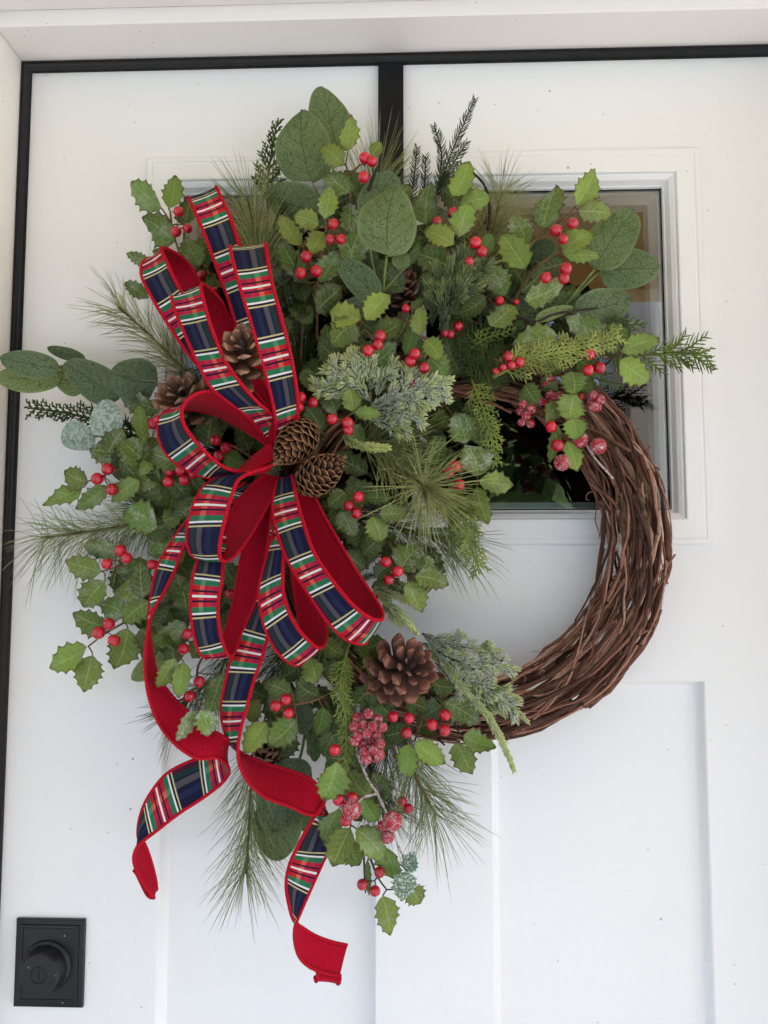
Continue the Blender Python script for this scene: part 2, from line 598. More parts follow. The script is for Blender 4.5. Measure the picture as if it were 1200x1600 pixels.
    weft = g.ramp(d, [(0, W), (.015, R_), (.052, N_), (.080, R_), (.142, GR), (.216, W), (.243, N_), (.275, GD), (.297, N_)], 'CONSTANT')
    warp = g.ramp(v, [(0, (.008, .009, .034)), (.25, (.014, .020, .056)), (.40, (.008, .009, .033)), (.52, (.075, .068, .078)), (.68, (.010, .012, .034)), (.73, (.009, .036, .034)), (.84, (.055, .009, .026))], 'CONSTANT')
    tint = g.ramp(v, [(0, (.34, .012, .05)), (.25, (.44, .018, .045)), (.40, (.36, .012, .045)), (.52, (.60, .10, .06)), (.68, (.42, .02, .03)), (.73, (.46, .012, .02)), (.84, (.42, .01, .02))], 'CONSTANT')
    isr = g.math('LESS_THAN', g.math('ABSOLUTE', g.math('SUBTRACT', d, .072)), .0705)
    notw = g.math('GREATER_THAN', d, .020)
    isn = g.math('LESS_THAN', g.math('ABSOLUTE', g.math('SUBTRACT', d, .066)), .0141)
    rmask = g.math('MULTIPLY', g.math('MULTIPLY', isr, notw), g.math('SUBTRACT', 1.0, isn))
    c = g.mix(rmask, weft, tint)
    isg = g.math('LESS_THAN', g.math('ABSOLUTE', g.math('SUBTRACT', d, .179)), .037)
    ing = g.math('MULTIPLY', isg, g.math('LESS_THAN', g.math('ABSOLUTE', g.math('SUBTRACT', v, .60)), .08))
    c = g.mix(g.math('MULTIPLY', ing, .6), c, (.13, .26, .13))
    c = g.mix(g.math('GREATER_THAN', d, .300), c, warp)
    th1 = g.math('SINE', g.math('MULTIPLY', v, 260))
    th2 = g.math('SINE', g.math('MULTIPLY', u, 640))
    th = g.math('MULTIPLY', th1, th2)
    sl = g.noise(g.n("ShaderNodeCombineXYZ", 0, None, X=g.math('MULTIPLY', u, 4), Y=g.math('MULTIPLY', v, 60)), 2, 3, .6)
    sl2 = g.noise(g.n("ShaderNodeCombineXYZ", 0, None, X=g.math('MULTIPLY', u, 120), Y=g.math('MULTIPLY', v, 3)), 2, 3, .6)
    val = g.math('ADD', .45, g.math('MULTIPLY', g.math('ADD', sl, sl2), .56))
    hs = g.nt.nodes.new("ShaderNodeHueSaturation")
    g.put(hs.inputs["Value"], g.math('ADD', val, g.math('MULTIPLY', th, .05)))
    g.put(hs.inputs["Color"], c)
    isgold = g.math('LESS_THAN', g.math('ABSOLUTE', g.math('SUBTRACT', d, .286)), .014)
    g.bsdf(hs.outputs[0], g.math('SUBTRACT', .7, g.math('MULTIPLY', isgold, .25)), .12, g.bump(g.math('ADD', g.math('MULTIPLY', g.math('ADD', th, sl2), .25), g.math('MULTIPLY', g.noise(g.obj(), 38, 3), 3.0)), .5, .0012), metal=g.math('MULTIPLY', isgold, .2))
    M['plaid_fabric'] = g.m
    g = G('red_velvet')
    uvv, u, v = g.uv()
    o = g.obj()
    va = g.math('ABSOLUTE', g.math('SUBTRACT', v, .5))
    line = g.math('MULTIPLY', g.step(g.math('ABSOLUTE', g.math('SUBTRACT', va, .425)), .016, .006), g.math('GREATER_THAN', g.math('FRACT', g.math('MULTIPLY', u, 26)), .35))
    fz = g.noise(o, 1300, 3, .7)
    c = g.mix(g.step(fz, .35, .7), (.27, .002, .014), (.47, .005, .024))
    c = g.mix(g.math('MULTIPLY', line, .75), c, (.09, .002, .006))
    lint = g.math('MULTIPLY', g.step(g.voro(o, 260), .13, .06), g.math('GREATER_THAN', g.n("ShaderNodeSeparateColor", 0, None, Color=g.voro(o, 260, out=1)), .93))
    c = g.mix(g.math('MULTIPLY', lint, .4), c, (.7, .4, .4))
    g.bsdf(c, .9, .08, g.bump(g.math('ADD', g.math('MULTIPLY', g.math('SUBTRACT', fz, line), .3), g.math('MULTIPLY', g.noise(o, 30, 3), 3.0)), .5, .0015), sheen=.05)
    M['red_velvet'] = g.m
    g = G('red_cord')
    uvv, u, v = g.uv()
    o = g.obj()
    tw = g.math('SINE', g.math('ADD', g.math('MULTIPLY', u, 6.2832), g.math('MULTIPLY', v, 6.2832)))
    c = g.mix(g.step(tw, -.9, .3), (.30, .003, .012), (.52, .008, .024))
    g.bsdf(c, .8, .1, g.bump(g.math('ADD', g.math('MULTIPLY', tw, .7), g.noise(o, 1800, 2)), .5, .0006))
    M['red_cord'] = g.m
    mat_simple('frost_twig', (.36, .30, .28), .6, .4, 400, .7, .6)


mats()

# ------------------------------------------------------------------ the porch round the camera (seen in the window glass)
Z0 = 0.0


def structure(name, mb, mat, smooth=False):
    o = mb.build(name, mat, None, smooth)
    o["kind"] = "structure"
    return o


def porch():
    b = MB(); b.box(-3.0, 2.7, -2.35, -0.12, -.12, 0); structure('porch_floor', b, M['concrete'])
    b = MB(); b.box(-60, 60, -9, -2.35, -.40, -.16); structure('bounce_ground', b, M['bounce_grey'])  # unseen ground added for its sunlit bounce onto porch and door
    b = MB(); b.box(-60, 60, -90, -9, -.40, -.17); structure('lawn', b, M['lawn'])
    b = MB(); b.box(2.7, 60, -2.35, 3, -.40, -.161); structure('side_bounce_ground', b, M['bounce_grey'])  # same added bounce ground, carried round the open side
    b = MB(); b.box(-3.2, 2.7, -2.3, 2.2, 2.90, 3.0); structure('porch_ceiling', b, M['porch_warm'])
    b = MB(); b.box(-3.2, 2.7, -2.3, -2.16, 2.74, 2.899); structure('porch_beam', b, M['porch_warm'])
    for x in (-2.5, 2.5):
        b = MB()
        b.box(x - .06, x + .06, -2.29, -2.17, 0, 2.739)
        b.box(x - .11, x + .11, -2.31, -2.15, 0.001, .16)
        b.box(x - .11, x + .11, -2.31, -2.15, 2.63, 2.738)
        structure('porch_post', b, M['post_white'])
    b = MB()
    b.box(.97, 1.24, -3.0, -2.75, -.16, 3.4)
    b.box(.05 + .99, 1.17, -2.75, -2.715, .2, 3.2)
    b.box(.96, 1.21, -2.98, -2.72, 3.401, 3.46)
    structure('reflection_pillar', b, M['post_white'])  # unseen pillar, added so its reflection puts pale bands in the glass
    # far line of trees: trunks with leaf clouds
    b = MB()
    rr = random.Random(3)
    for t in range(20):
        x, y = -28 + t * 2.9 + rr.uniform(-1, 1), -rr.uniform(15, 24)
        hgt = rr.uniform(3.2, 6.2)
        for k in range(900):
            a, rad, zz = rr.uniform(0, 6.28), math.sqrt(rr.random()), rr.random()
            rr_ = (1.4 + 2.0 * math.sin(math.pi * min(1, zz * .9 + .1))) * rad * (1 + .3 * math.sin(3 * a + t))
            c = Vector((x + rr_ * math.cos(a), y + rr_ * math.sin(a), .7 + zz * hgt + .4 * math.sin(5 * a)))
            s_ = rr.uniform(.3, .6)
            n = Vector((rr.gauss(0, 1), rr.gauss(0, 1), rr.gauss(0, 1))).normalized()
            p, q = n.orthogonal() * s_, n.cross(n.orthogonal()) * s_
            b.add([c - p, c + q * .5, c + p, c - q * .5], [(0, 1, 2, 3)])
        b.tube([(x, y, -.3), (x + .1, y, 1.5), (x, y + .1, hgt * .7)], [.2, .15, .05], 6)
    o = b.build('treeline', M['tree_leaf'], None, False)
    o["kind"] = "stuff"


porch()


# ------------------------------------------------------------------ door, frame, lock
def sweep_rect(mb, x0, x1, z0, z1, prof):
    """mitred moulding round a rectangle; prof = [(inset from the outer edge, height above the door face)]"""
    cs = [(x0, z0, 1, 1), (x1, z0, -1, 1), (x1, z1, -1, -1), (x0, z1, 1, -1)]
    v, f, n = [], [], len(prof)
    for (x, z, sx, sz) in cs:
        for (i, h) in prof:
            v.append((x + sx * i, -h, z + sz * i))
    for c in range(4):
        c2 = (c + 1) % 4
        for k in range(n - 1):
            f.append((c * n + k, c2 * n + k, c2 * n + k + 1, c * n + k + 1))
    mb.add(v, f)


def slab_faces(mb, xs, zs, holes, y=0.0):
    for i in range(len(xs) - 1):
        for j in range(len(zs) - 1):
            cx, cz = (xs[i] + xs[i + 1]) / 2, (zs[j] + zs[j + 1]) / 2
            if any(a < cx < b and c < cz < d for a, b, c, d in holes):
                continue
            mb.add([(xs[i], y, zs[j]), (xs[i + 1], y, zs[j]), (xs[i + 1], y, zs[j + 1]), (xs[i], y, zs[j + 1])], [(0, 1, 2, 3)])


XL = P(40, 110).x                       # inner face of the left jamb
ZT = P(600, 92).z                       # underside of the head jamb
XR = XL + .935
WX0, WX1 = P(232, 252).x, P(1088, 232).x
WX1 = (WX1 + P(1115, 850).x) / 2
WZ1, WZ0 = P(660, 242).z, P(900, 851).z
PX0, PX1 = P(249, 1300).x, P(588, 1300).x
QX0, QX1 = P(769, 1300).x, (P(1103, 1064).x + P(1118, 1590).x) / 2
PZ1 = P(900, 1062).z
PZ0 = 0.20


def door():
    dr = thing('front_door', 'white painted front door with window, two tall recessed panels and black deadbolt', 'door', ((XL + XR) / 2, 0, 0), None, 'structure')
    b = MB()
    xs = sorted([XL + .006, WX0, WX1, PX0, PX1, QX0, QX1, XR - .006])
    zs = sorted([.015, PZ0, PZ1, WZ0, WZ1, ZT - .004])
    holes = [(WX0, WX1, WZ0, WZ1), (PX0, PX1, PZ0, PZ1), (QX0, QX1, PZ0, PZ1)]
    slab_faces(b, xs, zs, holes)
    slab_faces(b, xs, zs, holes, .044)
    x0, x1, z0, z1 = xs[0], xs[-1], zs[0], zs[-1]
    for (A, B) in (((x0, z0), (x0, z1)), ((x0, z1), (x1, z1)), ((x1, z1), (x1, z0)), ((x1, z0), (x0, z0))):
        b.add([(A[0], 0, A[1]), (B[0], 0, B[1]), (B[0], .044, B[1]), (A[0], .044, A[1])], [(0, 1, 2, 3)])
    b.build('slab', M['door_paint'], dr, False)
    for (a, c) in ((PX0, PX1), (QX0, QX1)):
        b = MB()
        prof = [(0, 0), (.0015, -.001), (.004, -.009), (.0065, -.0125), (.0085, -.0135)]
        sweep_rect(b, a, c, PZ0, PZ1, prof)
        i = .0085
        b.add([(a + i, .0135, PZ0 + i), (c - i, .0135, PZ0 + i), (c - i, .0135, PZ1 - i), (a + i, .0135, PZ1 - i)], [(0, 1, 2, 3)])
        b.build('panel', M['door_paint'], dr, False)
    # window frame: raised plate, bead, slope down to the glass
    b = MB()
    prof = [(0, -.001), (0, .0045), (.0012, .0058), (.006, .0058), (.0068, .0048), (.0085, .0048), (.0093, .0062),
            (.0270, .0068), (.0283, .0060), (.0290, .0030), (.0310, .0024), (.0345, -.0005), (.0375, -.0075), (.0390, -.0085), (.0400, -.0140)]
    sweep_rect(b, WX0, WX1, WZ0, WZ1, prof)
    fr = b.build('window_frame', M['door_paint'], dr, False)
    b = MB()
    sweep_rect(b, WX0 + .0399, WX1 - .0399, WZ0 + .0399, WZ1 - .0399, [(0, -.0118), (.0007, -.0114), (.0010, -.0128)])
    b.build('gasket', M['black_rubber'], fr, False)
    i = .040
    gx0, gx1, gz0, gz1 = WX0 + i, WX1 - i, WZ0 + i, WZ1 - i
    b = MB()
    b.add([(gx0, .0145, gz0), (gx1, .0145, gz0), (gx1, .0145, gz1), (gx0, .0145, gz1)], [(0, 1, 2, 3)])
    b.build('glass_pane', M['window_glass'], dr, False)
    # inner frame behind the glass, seen doubled through it
    b = MB()
    sweep_rect(b, gx0 - .002, gx1 + .002, gz0 - .002, gz1 + .002, [(0, -.018), (.005, -.018), (.007, -.022), (.012, -.030), (.013, -.046), (0, -.046)])
    b.build('inner_bead', M['door_paint'], fr, False)
    # muntin between the two lites, in front of and behind the pane
    b = MB()
    mx = P(655, 690).x
    b.box(mx - .0085, mx + .0085, -.001, .0140, gz0 - .001, gz1 + .001)
    m = b.build('muntin', M['door_paint'], dr, False)
    bevel(m, .004, 3)
    # dark hall behind the glass
    b = MB()
    b.box(gx0 - .4, gx1 + .4, .047, 1.6, gz0 - .6, gz1 + .4)
    o = b.build('dark_hall', M['dark_room'], None, False)
    me = o.data
    import bmesh
    bm = bmesh.new(); bm.from_mesh(me)
    bmesh.ops.delete(bm, geom=[f for f in bm.faces if abs(f.calc_center_median().y - .047) < .001], context='FACES')
    bm.to_mesh(me); bm.free()
    o["kind"] = "structure"

    # deadbolt: stepped rectangular plate, round flange, tapered cylinder with plug and keyway
    c = P(79, 1504)
    db = bpy.data.objects.new('deadbolt', None); link(db, dr)
    db.location = c - world_loc(dr)
    hw, hh = (P(133, 1500).x - P(26, 1500).x) / 2, (P(80, 1434).z - P(80, 1571).z) / 2
    c = P(79.5, 1502)
    b = MB()
    prof = [(0, 0), (0, .0035), (.0008, .0042), (.0052, .0046), (.0056, .0062), (.0080, .0064), (.0084, .0072), (.0094, .0072), (.0096, .0064)]
    sweep_rect(b, c.x - hw, c.x + hw, c.z - hh, c.z + hh, prof)
    i = .0096
    b.add([(c.x - hw + i, -.0064, c.z - hh + i), (c.x + hw - i, -.0064, c.z - hh + i), (c.x + hw - i, -.0064, c.z + hh - i), (c.x - hw + i, -.0064, c.z + hh - i)], [(0, 1, 2, 3)])
    b.build('lock_plate', M['lock_black'], db, False)

    def lathe(prof, cc, seg=48):
        v, f = [], []
        n = len(prof)
        for k in range(seg):
            a = 2 * math.pi * k / seg
            for r, h in prof:
                v.append((cc.x + r * math.cos(a), -h, cc.z + r * math.sin(a)))
        for k in range(seg):
            k2 = (k + 1) % seg
            for q in range(n - 1):
                f.append((k * n + q, k2 * n + q, k2 * n + q + 1, k * n + q + 1))
        mb = MB(); mb.add(v, f)
        return mb
    cc = P(77.5, 1505)
    r0 = 37.5 * mpp()
    o = lathe([(r0, .0060), (r0 + .0004, .0075), (r0 - .0006, .0090), (r0 - .0020, .0094), (r0 - .0030, .0100), (r0 - .0052, .0230), (r0 - .0062, .0252), (r0 - .0068, .0256), (r0 - .0075, .0252), (r0 - .0082, .0254), (.0087, .0254), (.0086, .0244), (.0079, .0244), (.0078, .0250), (.0004, .0250)], cc).build('lock_cylinder', M['lock_black'], db)
    bevel(o, .0003, 2)
    b = MB()
    kz = cc.z
    b.box(cc.x - .0009, cc.x + .0009, -.0253, -.0248, kz - .0010, kz + .0052)
    b.box(cc.x - .0013, cc.x + .0013, -.0254, -.0249, kz - .0052, kz - .0011)
    b.build('keyhole', M['black_rubber'], db, False)
    return dr


def frame():
    jd = .068                                     # jamb reveal in front of the door
    fr = thing('door_frame', 'cream white door frame with deep head and jambs round the front door', 'door frame', (XL, 0, 0), None, 'structure')
    b = MB(); b.box(XL - .033, XL, -jd, .10, 0, ZT + .033); bevel(b.build('jamb', M['frame_paint'], fr, False), .0015)
    b = MB(); b.box(XR, XR + .033, -jd, .10, 0, ZT + .033); bevel(b.build('jamb', M['frame_paint'], fr, False), .0015)
    b = MB(); b.box(XL + .0002, XR - .0002, -jd + .0002, .10, ZT, ZT + .0329); bevel(b.build('head', M['frame_paint'], fr, False), .0015)
    # brickmould standing 14 mm back from the reveal
    s = .0165
    b = MB(); b.box(XL - s - .05, XL - s, -jd - .035, -jd - .0004, 0, ZT + s); bevel(b.build('brickmould', M['frame_paint'], fr, False), .003)
    b = MB(); b.box(XR + s, XR + s + .05, -jd - .035, -jd - .0004, 0, ZT + s); bevel(b.build('brickmould', M['frame_paint'], fr, False), .003)
    b = MB(); b.box(XL - s - .05, XR + s + .05, -jd - .035, -jd - .0004, ZT + s + .0003, ZT + s + .055); bevel(b.build('brickmould', M['frame_paint'], fr, False), .003)
    # weather strip: black foam bulb in the corner between jamb and door face
    b = MB()
    w = .0085
    prof = [(0, .001), (0, .011), (w * .35, .0125), (w * .55, .0105), (w * .62, .0085), (w * .8, .0080), (w, .0045), (w, .0006)]
    x0, x1, z0, z1 = XL + .0003, XR - .0003, -.01, ZT - .0003
    n = len(prof)
    v, f = [], []
    for (x, z, sx, sz) in ((x0, z0, 1, 0), (x0, z1, 1, -1), (x1, z1, -1, -1), (x1, z0, -1, 0)):
        for (i, h) in prof:
            v.append((x + sx * i, -h, z + sz * i))
    for c in range(3):
        for k in range(n - 1):
            f.append((c * n + k, (c + 1) * n + k, (c + 1) * n + k + 1, c * n + k + 1))
    b.add(v, f)
    o = b.build('weather_strip', M['black_rubber'], None, True)
    o["kind"] = "structure"
    o["label"] = 'black foam weather strip running round the door edge'
    # house wall and siding round the frame
    b = MB()
    xa, xb = XL - s - .05, XR + s + .05
    b.box(-3.2, xa - .0005, -jd + .012, .2, 0, 2.899)
    b.box(xb + .0005, 2.7, -jd + .012, .2, 0, 2.899)
    b.box(xa, xb, -jd + .012, .2, ZT + s + .0555, 2.899)
    structure('house_wall', b, M['siding'])


DOOR = door()
frame()


def hanger():
    c = P(611, 240)
    hw = 20.5 * mpp()
    x = c.x
    t = thing('wreath_hanger', 'black flat metal over-door wreath hanger hanging down behind the greenery', 'wreath hanger', (x, 0, ZT - .01))
    b = MB()
    zt, zb = ZT - .0045, P(611, 600).z
    pts = [(.046, zt - .05), (.046, zt - .001), (.043, zt + .0005), (-.0022, zt + .0005), (-.0045, zt - .0015), (-.0095, zt - .05), (-.0095, zb), (-.012, zb - .008), (-.020, zb - .016), (-.028, zb - .012), (-.032, zb + .012)]
    v, f = [], []
    for i, (y, z) in enumerate(pts):
        for sx in (-1, 1):
            v.append((x + sx * hw, y, z))
    for i, (y, z) in enumerate(pts):
        pa, pb = pts[max(0, i - 1)], pts[min(len(pts) - 1, i + 1)]
        ty, tz = pb[0] - pa[0], pb[1] - pa[1]
        l = math.hypot(ty, tz)
        for sx in (-1, 1):
            v.append((x + sx * hw, y + tz / l * .0016, z - ty / l * .0016))
    n = len(pts)
    for i in range(n - 1):
        a, c_ = 2 * i, 2 * n + 2 * i
        f += [(a, a + 2, a + 3, a + 1), (c_, c_ + 1, c_ + 3, c_ + 2), (a, c_, c_ + 2, a + 2), (a + 1, a + 3, c_ + 3, c_ + 1)]
    b.add(v, f)
    b.build('hook_strip', M['black_metal'], t, False)


hanger()


# ------------------------------------------------------------------ grapevine ring
RING = P(725, 840, .044)
RR = 264 * mpp(.044)
RW = 50 * mpp(.044)


def wreath():
    t = thing('grapevine_wreath', 'round brown grapevine wreath ring hanging bare on its right side', 'wreath', RING)
    rr = random.Random(21)

    def ring_pt(th, u, w):
        r = RR + u * RW
        return Vector((RING.x + r * math.cos(th), -(.044 + w * .033), RING.z + r * math.sin(th)))

    def vine(th0, th1, phi0, twist, rho, rad, wob, n=46, name='vine', taper=True):
        pts, rs = [], []
        kk = rr.uniform(0, .07)
        k1, k2, p1, p2 = rr.uniform(2, 5), rr.uniform(5, 9), rr.uniform(0, 6.3), rr.uniform(0, 6.3)
        for i in range(n):
            s = i / (n - 1)
            th = th0 + (th1 - th0) * s
            ph = phi0 + twist * (th - th0)
            q = rho + wob * math.sin(k1 * th + p1) + .4 * wob * math.sin(k2 * th + p2)
            kink = kk * (math.sin(17 * th + p1) * .6 + math.sin(31 * th + p2) * .4)
            pts.append(ring_pt(th, q * math.cos(ph) + kink, q * math.sin(ph) + kink * .5))
            rs.append(rad * ((1 - .45 * s) if taper else 1) * (1 + .10 * math.sin(23 * s + p1) + .10 * math.sin(61 * s + p2) + (.35 if i % 9 == int(p1) else 0)))
        b = MB()
        b.tube(pts, rs, 6)
        return b.build(name, M['vine_bark'], t)
    # outer shell first, then the core, then thin binding runners
    for k in range(50):
        th0 = rr.uniform(-math.pi, math.pi)
        vine(th0, th0 + rr.uniform(1.8, 4.6), rr.uniform(0, 6.28), rr.uniform(-.9, .9), rr.uniform(.68, 1.0), rr.choice((.0012, .0017, .0022, .0027, .0034)), .13, 60)
    for k in range(18):
        th0 = rr.uniform(-math.pi, math.pi)
        vine(th0, th0 + rr.uniform(3, 5.5), rr.uniform(0, 6.28), rr.uniform(-.5, .5), rr.uniform(.2, .6), rr.uniform(.003, .0048), .12)
    # runners on the visible front right side
    for k in range(46):
        th0 = rr.uniform(-2.0, .75)
        vine(th0, th0 + rr.choice((1, -1)) * rr.uniform(.4, 1.3), rr.uniform(.3, 2.9), rr.uniform(-2.6, 2.6), rr.uniform(.88, 1.05), rr.uniform(.0008, .0021), .08, 30)
    # the thick pale cane along the outer right edge
    vine(-.95, .95, .25, .10, .95, .0048, .03)
    vine(-1.6, .2, 1.9, -.15, .90, .0042, .05)
    vine(-1.9, -.3, .9, .12, 1.0, .0045, .04)
    # cut stubs and side shoots
    for k in range(26):
        th = rr.uniform(-1.75, .85)
        ph = rr.uniform(.1, 3.0)
        p = ring_pt(th, .92 * math.cos(ph), .92 * math.sin(ph))
        tang = Vector((-math.sin(th), 0, math.cos(th))) * rr.choice((1, -1))
        out = (p - ring_pt(th, 0, 0)).normalized()
        L = rr.uniform(.010, .026)
        d = (tang * rr.uniform(.6, 1) + out * rr.uniform(.15, .6)).normalized()
        b = MB()
        b.tube([p - d * .006, p + d * L * .5, p + d * L + out * .003 * rr.random()], [.0016, .0013, .0010], 5)
        b.build('shoot', M['vine_bark'], t)
    # curling tendrils, one joined part
    b = MB()
    for k in range(22):
        th = rr.uniform(-1.8, .9)
        ph = rr.uniform(0, 3.14)
        p = ring_pt(th, .98 * math.cos(ph), .98 * math.sin(ph))
        out = (p - ring_pt(th, 0, 0)).normalized()
        tang = Vector((-math.sin(th), 0, math.cos(th)))
        a, c = out, tang
        pts = []
        R_, tn = rr.uniform(.002, .005), rr.uniform(.6, 1.6)
        drift = Vector((rr.gauss(0, 1), rr.gauss(0, .5), rr.gauss(0, 1))) * .004
        for i in range(16):
            s = i / 15
            an = s * tn * 6.28
            q = R_ * (1 - .55 * s)
            pts.append(p + a * (q * (1 - math.cos(an))) + c * (q * math.sin(an)) + drift * s)
        b.tube(pts, [.0006 * (1 - .6 * i / 15) for i in range(16)], 4)
    o = b.build('tendrils', M['vine_bark'], t)
    o["kind"] = "stuff"
    # loose bark shreds
    for k in range(16):
        th = rr.uniform(-1.7, .8)
        ph = rr.uniform(.2, 2.9)
        q = rr.uniform(.5, .9)
        p = ring_pt(th, q * math.cos(ph), q * math.sin(ph))
        tang = Vector((-math.sin(th), 0, math.cos(th)))
        out = (p - ring_pt(th, 0, 0)).normalized()
        sd_ = tang.cross(out)
        L, W = rr.uniform(.008, .020), rr.uniform(.002, .005)
        b = MB()
        v, f, uv = [], [], []
        for i in range(7):
            for j in range(4):
                s, w = i / 6, j / 3 - .5
                e = W * (.5 + .7 * math.sin(math.pi * (s * .8 + .15)) + .35 * math.sin(13 * s + k + j))
                v.append(p + tang * (s - .5) * L * 2 + sd_ * w * 2 * e + out * (.004 * math.cos(w * 3) + .003 * math.sin(7 * s + k + 2 * j)))
                uv.append((s, w + .5))
        for i in range(6):
            for j in range(3):
                f.append((i * 4 + j, i * 4 + j + 1, i * 4 + j + 5, i * 4 + j + 4))
        b.add(v, f, uv)
        b.build('bark_piece', M['loose_bark'], t)


wreath()

# ------------------------------------------------------------------ leaves, berries, sprigs
def leaf_mesh(mb, B, T, width, roll, fold, droop, kind, rr, cup=0.0):
    """leaf blade from B to T (world), width in metres, rolled about its axis"""
    ax = T - B
    L = ax.length
    d = ax / L
    view = (CAMP - (B + T) / 2).normalized()
    n = (view - d * view.dot(d)).normalized()
    s = d.cross(n)
    c, sn = math.cos(roll), math.sin(roll)
    s, n = s * c + n * sn, n * c - s * sn
    verts, uvs, faces = [], [], []
    if kind == 'holly':
        teeth = rr.choice((5, 5, 6))
        per = 4
        rows = teeth * per + 1
        cols = 7
    else:
        rows, cols = 17, 9
    wob = rr.uniform(0, 6.28)
    wamp = rr.uniform(.02, .07) * width
    skew = rr.uniform(-.08, .08)
    twist = rr.uniform(-.8, .8) if kind == 'holly' else rr.uniform(-.2, .2)
    for i in range(rows):
        t = i / (rows - 1)
        if kind != 'holly':
            t = .5 - .5 * math.cos(math.pi * t)
        if kind == 'holly':
            e = max(0.0, math.sin(math.pi * min(1, max(0, t)) ** .82)) ** .72
            tooth = abs(math.sin(math.pi * teeth * t))
            e *= 1 - .25 * tooth * (1 if .04 < t < .98 else .4)
            if t < .10:
                e = max(e * .8, .02 + t)
        elif kind == 'round':
            e = max(0.0, 1 - (2 * t - 1) ** 2) ** .5 * (1 - .16 * (2 * t - 1))
            if t < .08:
                e *= .55 + .45 * t / .08
        else:                                   # spear shaped
            e = max(0.0, math.sin(math.pi * t ** .8)) ** .9
        for j in range(cols):
            w = 2 * j / (cols - 1) - 1
            aw = abs(w)
            hw = .5 * width * e
            fwd = .05 * L * aw ** 6 * ((1 - abs(math.sin(math.pi * teeth * t))) if kind == 'holly' else 0)
            z = fold * aw * hw - droop * L * t * t + cup * L * 4 * t * (1 - t)
            z += twist * w * hw * (t - .4)
            z += wamp * aw * math.sin(9 * t + wob + (1.5 if w > 0 else 0))
            z -= .10 * hw * aw * aw * (1 if kind == 'holly' else .8)
            p = B + d * (L * t + fwd * .3) + s * (hw * w + skew * width * math.sin(math.pi * t)) + n * z
            verts.append(tuple(p))
            uvs.append((t, j / (cols - 1)))
    for i in range(rows - 1):
        for j in range(cols - 1):
            a = i * cols + j
            faces.append((a, a + 1, a + cols + 1, a + cols))
    mb.add(verts, faces, uvs)


def add_leaf(parent, l, kind, mat, rr, roll=None, name='leaf'):
    bx, by, tx, ty, w, h = l[:6]
    frost = l[6] if len(l) > 6 else .25
    tone = l[7] if len(l) > 7 else .4
    L = math.hypot(tx - bx, ty - by)
    dz = rr.uniform(-.16, .22) * L * mpp(.08)
    hb, ht = h / 1000 - dz * .5, h / 1000 + dz * .5
    B, T = P(bx, by, max(.006, hb)), P(tx, ty, max(.008, ht))
    if roll is None:
        roll = rr.uniform(-.65, .65)
    width = w * mpp(h / 1000) / max(.6, math.cos(roll)) * (1.24 if kind == 'holly' else 1.04)
    mb = MB()
    leaf_mesh(mb, B, T, width, roll, rr.uniform(.0, .55) if kind == 'holly' else rr.uniform(-.12, .15),
              rr.uniform(-.06, .24) if kind == 'holly' else rr.uniform(-.06, .06), kind, rr, 0 if kind == 'holly' else rr.uniform(-.03, .07))
    o = mb.build(name, mat, parent)
    o['frost'] = float(frost)
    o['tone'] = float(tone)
    return o


def ball_mesh(name, mat, seg=18, rings=12, lump=0.0, seed=0, dimple=True):
    rr = random.Random(seed)
    v, f, uv = [], [], []
    off = Vector((rr.uniform(0, 50), rr.uniform(0, 50), rr.uniform(0, 50)))
    from mathutils import noise as nz
    for i in range(rings + 1):
        ph = math.pi * i / rings
        for k in range(seg):
            a = 2 * math.pi * k / seg
            p = Vector((math.sin(ph) * math.cos(a), math.sin(ph) * math.sin(a), math.cos(ph)))
            r = 1.0
            if lump:
                r += lump * nz.noise(p * 5 + off) + lump * .6 * nz.noise(p * 11 + off)
            elif dimple and i == 0:
                r = .93
            r *= 1 + .03 * nz.noise(p * 1.3 + off)
            v.append(tuple(p * r))
            uv.append((k / seg, i / rings))
    for i in range(rings):
        for k in range(seg):
            k2 = (k + 1) % seg
            f.append((i * seg + k, (i + 1) * seg + k, (i + 1) * seg + k2, i * seg + k2))
    mb = MB()
    mb.add(v, f, uv)
    o = mb.build(name, mat, None)
    me = o.data
    bpy.data.objects.remove(o)
    return me


BERRY = [ball_mesh('berry', M['berry_red'], seed=k) for k in range(3)]
SUGAR = [ball_mesh('sugared_berry', M['berry_sugar'], 22, 16, .05, k, False) for k in range(4)]


def add_berry(parent, x, y, r, h, rr, meshes=BERRY, name='berry'):
    o = bpy.data.objects.new(name, rr.choice(meshes))
    link(o, parent)
    h = h / 1000
    R_ = r * mpp(h)
    o.location = P(x, y, h) - world_loc(parent)
    o.scale = (R_, R_, R_ * rr.uniform(.93, 1.03))
    # calyx end towards the viewer's side or down
    o.rotation_euler = (rr.uniform(.7, 2.2), rr.uniform(-.6, .6), rr.uniform(-1, 1))
    return o


def near_on(paths, x, y):
    best = None
    for pl in paths:
        for i in range(len(pl) - 1):
            (x0, y0, h0), (x1, y1, h1) = pl[i][:3], pl[i + 1][:3]
            dx, dy = x1 - x0, y1 - y0
            t = max(0, min(1, ((x - x0) * dx + (y - y0) * dy) / max(1e-6, dx * dx + dy * dy)))
            q = (x0 + dx * t, y0 + dy * t, h0 + (h1 - h0) * t)
            dd = math.hypot(q[0] - x, q[1] - y)
            if best is None or dd < best[0]:
                best = (dd, q)
    return best


